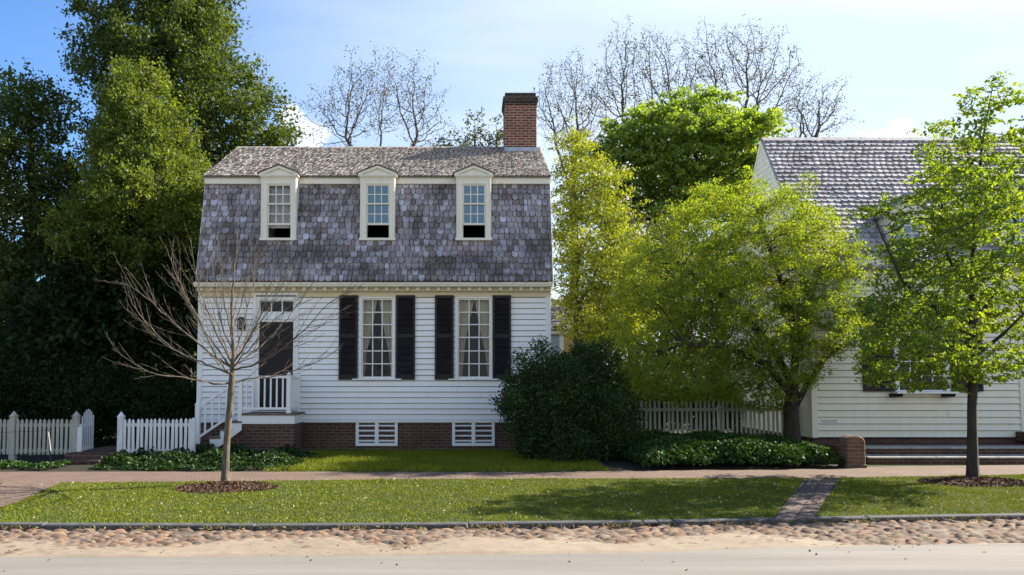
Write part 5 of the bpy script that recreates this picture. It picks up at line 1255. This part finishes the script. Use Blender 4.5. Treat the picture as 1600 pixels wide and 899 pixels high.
# stake and wires
wy = 14.9; p = thing('garden_stake', 'thin dark stake with a hanging chain before the dingy fence', 'stake', (X(79, 735, wy), wy, 0))
mb = MB(); mb.tube([P(79.5, 737, wy), P(77, 700, wy), P(75.5, 672, wy)], .009, 6); mb.build('rod', M['iron'], p)
mb = MB(); mb.tube([P(75, 674, wy), P(77.5, 690, wy), P(79, 705, wy)], .014, 6); mb.build('chain', M['stone'], p)
for a, b2, c in ((674, 676, 673), (712, 712, 707)):
    mb = MB(); mb.tube([P(-120, a, wy), P(0, b2, wy), P(76, c, wy)], .0035, 5); mb.build('wire', M['iron'], p)

# ================================================================== the right hand house
NY = 18.2
NX0, NX1 = X(1268, 640, NY), X(1592, 640, NY)
NXE = NX0 + 11.0
n_eave = Z(402, NY); NRY = 20.95; n_ridge = Z(218, NRY); NB_ = 2 * NRY - NY
nh = thing('neighbour_house', 'cream clapboard house with steep pale shingle roof behind the street tree', 'house', (NX0, NY, 0))
nzs = Z(684, NY)
WN = (X(1398, 560, NY), X(1480, 560, NY), Z(612, NY), Z(470, NY))
DN = (X(1604, 640, NY), X(1668, 640, NY), Z(690, NY), Z(500, NY))
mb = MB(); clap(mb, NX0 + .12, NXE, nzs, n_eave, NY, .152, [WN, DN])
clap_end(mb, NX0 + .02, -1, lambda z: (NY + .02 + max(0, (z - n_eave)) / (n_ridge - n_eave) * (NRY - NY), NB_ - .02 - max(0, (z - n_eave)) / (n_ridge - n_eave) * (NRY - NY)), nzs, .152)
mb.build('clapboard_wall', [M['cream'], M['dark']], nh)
mb = MB(); mb.box(NX0 - .012, NX0 + .12, NY - .044, NY + .1, nzs, n_eave); mb.build('corner_board', M['cream'], nh, .004)
mb = MB(); mb.box(DN[0] - .16, DN[0], NY - .05, NY + .1, Z(690, NY), DN[3] + .15); mb.box(DN[1], DN[1] + .16, NY - .05, NY + .1, Z(690, NY), DN[3] + .15); mb.box(DN[0], DN[1], NY - .05, NY + .1, DN[3], DN[3] + .15)
mb.build('door_surround', M['cream'], nh, .004)
mb = MB(); mb.box(NX0 + .02, NXE, NY + .02, NB_ - .05, -.3, nzs + .005); mb.build('foundation', M['brick'], nh)
mb = MB(); mb.box(DN[0], DN[1], NY + .03, NY + .07, DN[2], DN[3])
for q in (.12, .55): mb.box(DN[0] + .1, DN[1] - .1, NY + .018, NY + .03, DN[2] + q * 2.2, DN[2] + q * 2.2 + .75)
mb.build('front_door', M['door'], nh, .003)
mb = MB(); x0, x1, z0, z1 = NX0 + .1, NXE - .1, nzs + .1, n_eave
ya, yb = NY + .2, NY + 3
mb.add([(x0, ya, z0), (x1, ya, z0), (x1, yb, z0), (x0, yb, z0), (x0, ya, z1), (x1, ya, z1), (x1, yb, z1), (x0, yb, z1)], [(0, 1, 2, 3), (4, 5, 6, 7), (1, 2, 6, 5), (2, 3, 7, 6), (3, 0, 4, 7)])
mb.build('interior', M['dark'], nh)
# window with shutters and a bracketed sill
x0, x1, z0, z1 = WN; y = NY; t = .06
mb = MB(); mb.box(x0 - .02, x0 + t, y - .045, y + .1, z0, z1 + .02); mb.box(x1 - t, x1 + .02, y - .045, y + .1, z0, z1 + .02); mb.box(x0 + t, x1 - t, y - .045, y + .1, z1 - t, z1 + .02)
w = mb.build('window', M['white'], nh, .004)
mb = MB(); muntin_sash(mb, x0 + t, x1 - t, z0, z1 - t, y - .005, 4, 6, .035, .024); mb.build('sash', M['white'], w, .002)
pane_sheet('pane', x0 + t + .01, x1 - t - .01, z0 + .02, z1 - t - .02, y + .012, M['glass'], w)
mb = MB(); mb.box(x0 - .12, x1 + .12, y - .30, y + .02, z0 - .045, z0); mb.build('sill', M['white'], w, .005)
mb = MB()
for q in (X(1395, 620, NY), X(1476, 620, NY)): mb.prism([(y - .27, z0 - .046), (y - .022, z0 - .046), (y - .022, z0 - .14), (y - .24, z0 - .11)], q - .1, q + .1, 'x')
mb.build('bracket', M['shutter'], w, .004)
for a, b2 in ((X(1346, 560, NY), X(1394, 560, NY)), (X(1484, 560, NY), X(1532, 560, NY))):
    mb = MB(); st = .06; mb.box(a, a + st, y - .075, y - .035, z0, z1); mb.box(b2 - st, b2, y - .075, y - .035, z0, z1)
    for r0, r1 in ((z0, z0 + .1), ((z0 + z1) / 2 - .04, (z0 + z1) / 2 + .04), (z1 - .08, z1)): mb.box(a + st, b2 - st, y - .075, y - .035, r0, r1)
    for r0, r1 in ((z0 + .1, (z0 + z1) / 2 - .04), ((z0 + z1) / 2 + .04, z1 - .08)):
        ns = int((r1 - r0) / .045)
        for s in range(ns): zc_ = r0 + (s + .5) * (r1 - r0) / ns; mb.prism([(y - .071, zc_ - .02), (y - .065, zc_ - .024), (y - .04, zc_ + .016), (y - .046, zc_ + .02)], a + st, b2 - st, 'x')
    mb.build('shutter', M['shutter'], nh, .002)
# plaque by the corner with two faint lines of writing
pq0, pq1, pr0, pr1 = X(1283, 658, NY), X(1307, 658, NY), Z(662.5, NY), Z(655.5, NY)
mb = MB(); mb.box(pq0, pq1, NY - .04, NY - .015, pr0, pr1); pl = mb.build('plaque', M['plaque'], nh, .002)
mb = MB()
for r in (.3, .62):
    a = pq0 + .03
    while a < pq1 - .05: wl_ = random.uniform(.015, .05); mb.box(a, min(a + wl_, pq1 - .03), NY - .0415, NY - .039, pr0 + (pr1 - pr0) * r, pr0 + (pr1 - pr0) * (r + .12)); a += wl_ + .012
mb.build('lettering', M['lead'], pl)
# roof
NRC = [(0.40, 0.37, 0.38), (0.36, 0.33, 0.34), (0.45, 0.42, 0.43), (0.29, 0.265, 0.27)]
ey = NY - .22; ez = n_eave - .22 * (n_ridge - n_eave) / (NRY - NY); us = Vector((0, NRY - ey, n_ridge - ez))
mb = MB(); shingles(mb, (NX0 + .02, ey, ez), (1, 0, 0), us, NXE - NX0 + .02, us.length, .165, .165, NRC, .028, True, None, .13, .16)
mb.prism([(ey, ez - .03), (NRY, n_ridge - .03), (2 * NRY - ey, ez - .03), (2 * NRY - ey, ez - .002), (NRY, n_ridge - .002), (ey, ez - .002)], NX0 + .015, NXE + .05, 'x', 0, (.2, .19, .19))
x = NX0 + .02
while x < NXE: mb.prism([(NRY - .12, n_ridge - .06), (NRY, n_ridge + .05 + random.uniform(0, .012)), (NRY + .12, n_ridge - .06)], x, x + .16, 'x', 0, tuple(random.uniform(.85, 1.1) * q for q in NRC[0])); x += .165
mb.build('roof', M['nroofs'], nh, tint=True)
mb = MB(); mb.prism([(ey, ez - .12), (NRY, n_ridge - .16), (2 * NRY - ey, ez - .12), (2 * NRY - ey, ez - .032), (NRY, n_ridge - .032), (ey, ez - .032)], NX0 - .02, NX0 + .013, 'x'); mb.build('rake_board', M['cream'], nh)
mb = MB(); mb.box(NX0 - .03, NXE, ey + .02, NY - .024, n_eave - .26, n_eave - .1); mb.build('cornice', M['cream'], nh, .004)
for px in (1420, 1590):
    y = NY + .15; xm = X(px, 370, y); hw = .42; z0, z1 = Z(396, y), Z(330, y)
    mb = MB(); mb.box(xm - hw, xm - hw + .1, y, y + .1, z0, z1); mb.box(xm + hw - .1, xm + hw, y, y + .1, z0, z1); mb.box(xm - hw + .1, xm + hw - .1, y, y + .1, z1 - .1, z1); mb.box(xm - hw + .1, xm + hw - .1, y - .02, y + .1, z0, z0 + .06)
    for s in (-1, 1): mb.box(xm + s * hw - (.03 if s > 0 else 0), xm + s * hw + (0 if s > 0 else .03), y + .1, y + 1.5, z0, z1)
    mb.prism([(xm - hw, z1), (xm + hw, z1), (xm, z1 + .36)], y + .01, y + .09, 'y'); d = mb.build('dormer', M['cream'], nh, .003)
    mb = MB(); muntin_sash(mb, xm - hw + .1, xm + hw - .1, z0 + .06, z1 - .1, y + .03, 3, 4, .035, .022); mb.build('sash', M['cream'], d, .002)
    pane_sheet('pane', xm - hw + .12, xm + hw - .12, z0 + .08, z1 - .12, y + .045, M['skyglass'], d)
    mb = MB()
    for s in (-1, 1): mb.prism([(xm + s * (hw + .14), z1 - .10), (xm + s * (hw + .14), z1 - .04), (xm, z1 + .44), (xm, z1 + .38)], y - .1, y + 2.2, 'y', 0, (.26, .26, .29))
    mb.build('dormer_roof', M['nroofs'], d, tint=True)
# terrace of two long steps with a pale stone edge, and the brick pier at its end
tx0 = X(1352, 720, 16); tx1 = NXE
st = thing('terrace_steps', 'two long dark brick steps with pale stone edges before the right house', 'steps', (tx0, 16, 0))
for y0, y1, zt in ((G(1400, 727).y + .08, 16.45, .155), (16.453, NY + .015, .30)):
    mb = MB(); mb.box(tx0, tx1, y0 + .03, y1, -.1, zt - .04); mb.build('riser', M['brick'], st)
    mb = MB(); x = tx0
    while x < tx1: L = random.uniform(1.2, 2.0); mb.box(x, min(x + L, tx1) - .006, y0, y1 - (.0 if zt < .2 else 1.3), zt - .038, zt + random.uniform(-.003, .003)); x += L
    mb.build('stone_edge', M['stone'], st, .01)
mb = MB(); mb.box(DN[0] - .3, DN[1] + .3, NY - .75, NY - .03, .3, .52); mb.build('door_step', M['brick'], st, .01)
q0, q1 = X(1322, 715, 15.3), X(1351, 715, 15.3); zt = Z(681, 15.3); qm, hw = (q0 + q1) / 2, (q1 - q0) / 2
pr = thing('brick_pier', 'low rounded brick pier at the end of the long steps', 'pier', (qm, 15.4, 0))
mb = MB(); arc = [(qm + hw * math.cos(math.pi * i / 10), zt - .14 + .14 * math.sin(math.pi * i / 10) ** .7) for i in range(11)]
mb.prism([(q0, -.1)] + [(q1, -.1)] + arc, 15.25, 15.6, 'y'); mb.build('shaft', M['pier'], pr, .02)
mb = MB(); mb.box(q0 - .02, q1 + .02, 15.23, 15.62, -.1, .07); mb.build('footing', M['pier'], pr, .015)

# ================================================================== glimpses of buildings far behind
def cottage(label, x0, x1, y0, y1, eave, ridge, wall, roofc):
    o = thing('cottage', label, 'house', ((x0 + x1) / 2, y0, 0)); mb = MB(); mb.box(x0, x1, y0, y1, -.2, eave); ym = (y0 + y1) / 2
    mb.prism([(y0, eave), (y1, eave), (ym, ridge - .05)], x0, x1, 'x'); mb.build('wall', wall, o)
    mb = MB(); us = Vector((0, ym - y0 + .3, ridge - eave + .15)); shingles(mb, (x0 - .2, y0 - .3, eave - .15), (1, 0, 0), us, x1 - x0 + .4, us.length, .2, .25, roofc, .02, False)
    mb.prism([(y0 - .3, eave - .19), (ym, ridge - .04), (y1 + .3, eave - .19), (y1 + .3, eave - .155), (ym, ridge - .005), (y0 - .3, eave - .155)], x0 - .2, x1 + .2, 'x', 0, (.2, .19, .18)); mb.build('roof', M['nroofs'], o, tint=True)
    mb = MB(); mb.box(x0 - .19, x1 + .19, y0 - .29, y0 - .26, eave - .34, eave - .195); mb.build('eave_board', M['cream'], o)
    return o
Y = 44
cottage('low shingle roofed cottage glimpsed through the dark trees behind the left fence', X(150, 600, Y), X(262, 600, Y), Y, Y + 5, Z(610, Y) + .1, Z(575, Y + 2.5), M['cream'], NRC)
Y = 40
wl2 = paint('ochre_wall', (0.55, 0.36, 0.14), .8)
o = cottage('ochre outbuilding with grey roof glimpsed beside the right corner of the white house', X(790, 560, Y), X(935, 560, Y), Y, Y + 6, Z(512, Y), Z(468, Y + 3), wl2, [(.2, .18, .15), (.16, .14, .12)])
mb = MB(); a = X(877, 540, Y); mb.box(a - .1, a + .12, Y - .06, Y, .0, Z(514, Y) - .2); mb.build('corner_board', M['white'], o)
mb = MB(); mb.box(X(850, 540, Y), a - .1, Y - .04, Y, .0, Z(514, Y) - .2); mb.build('barn_door', M['lead'], o)
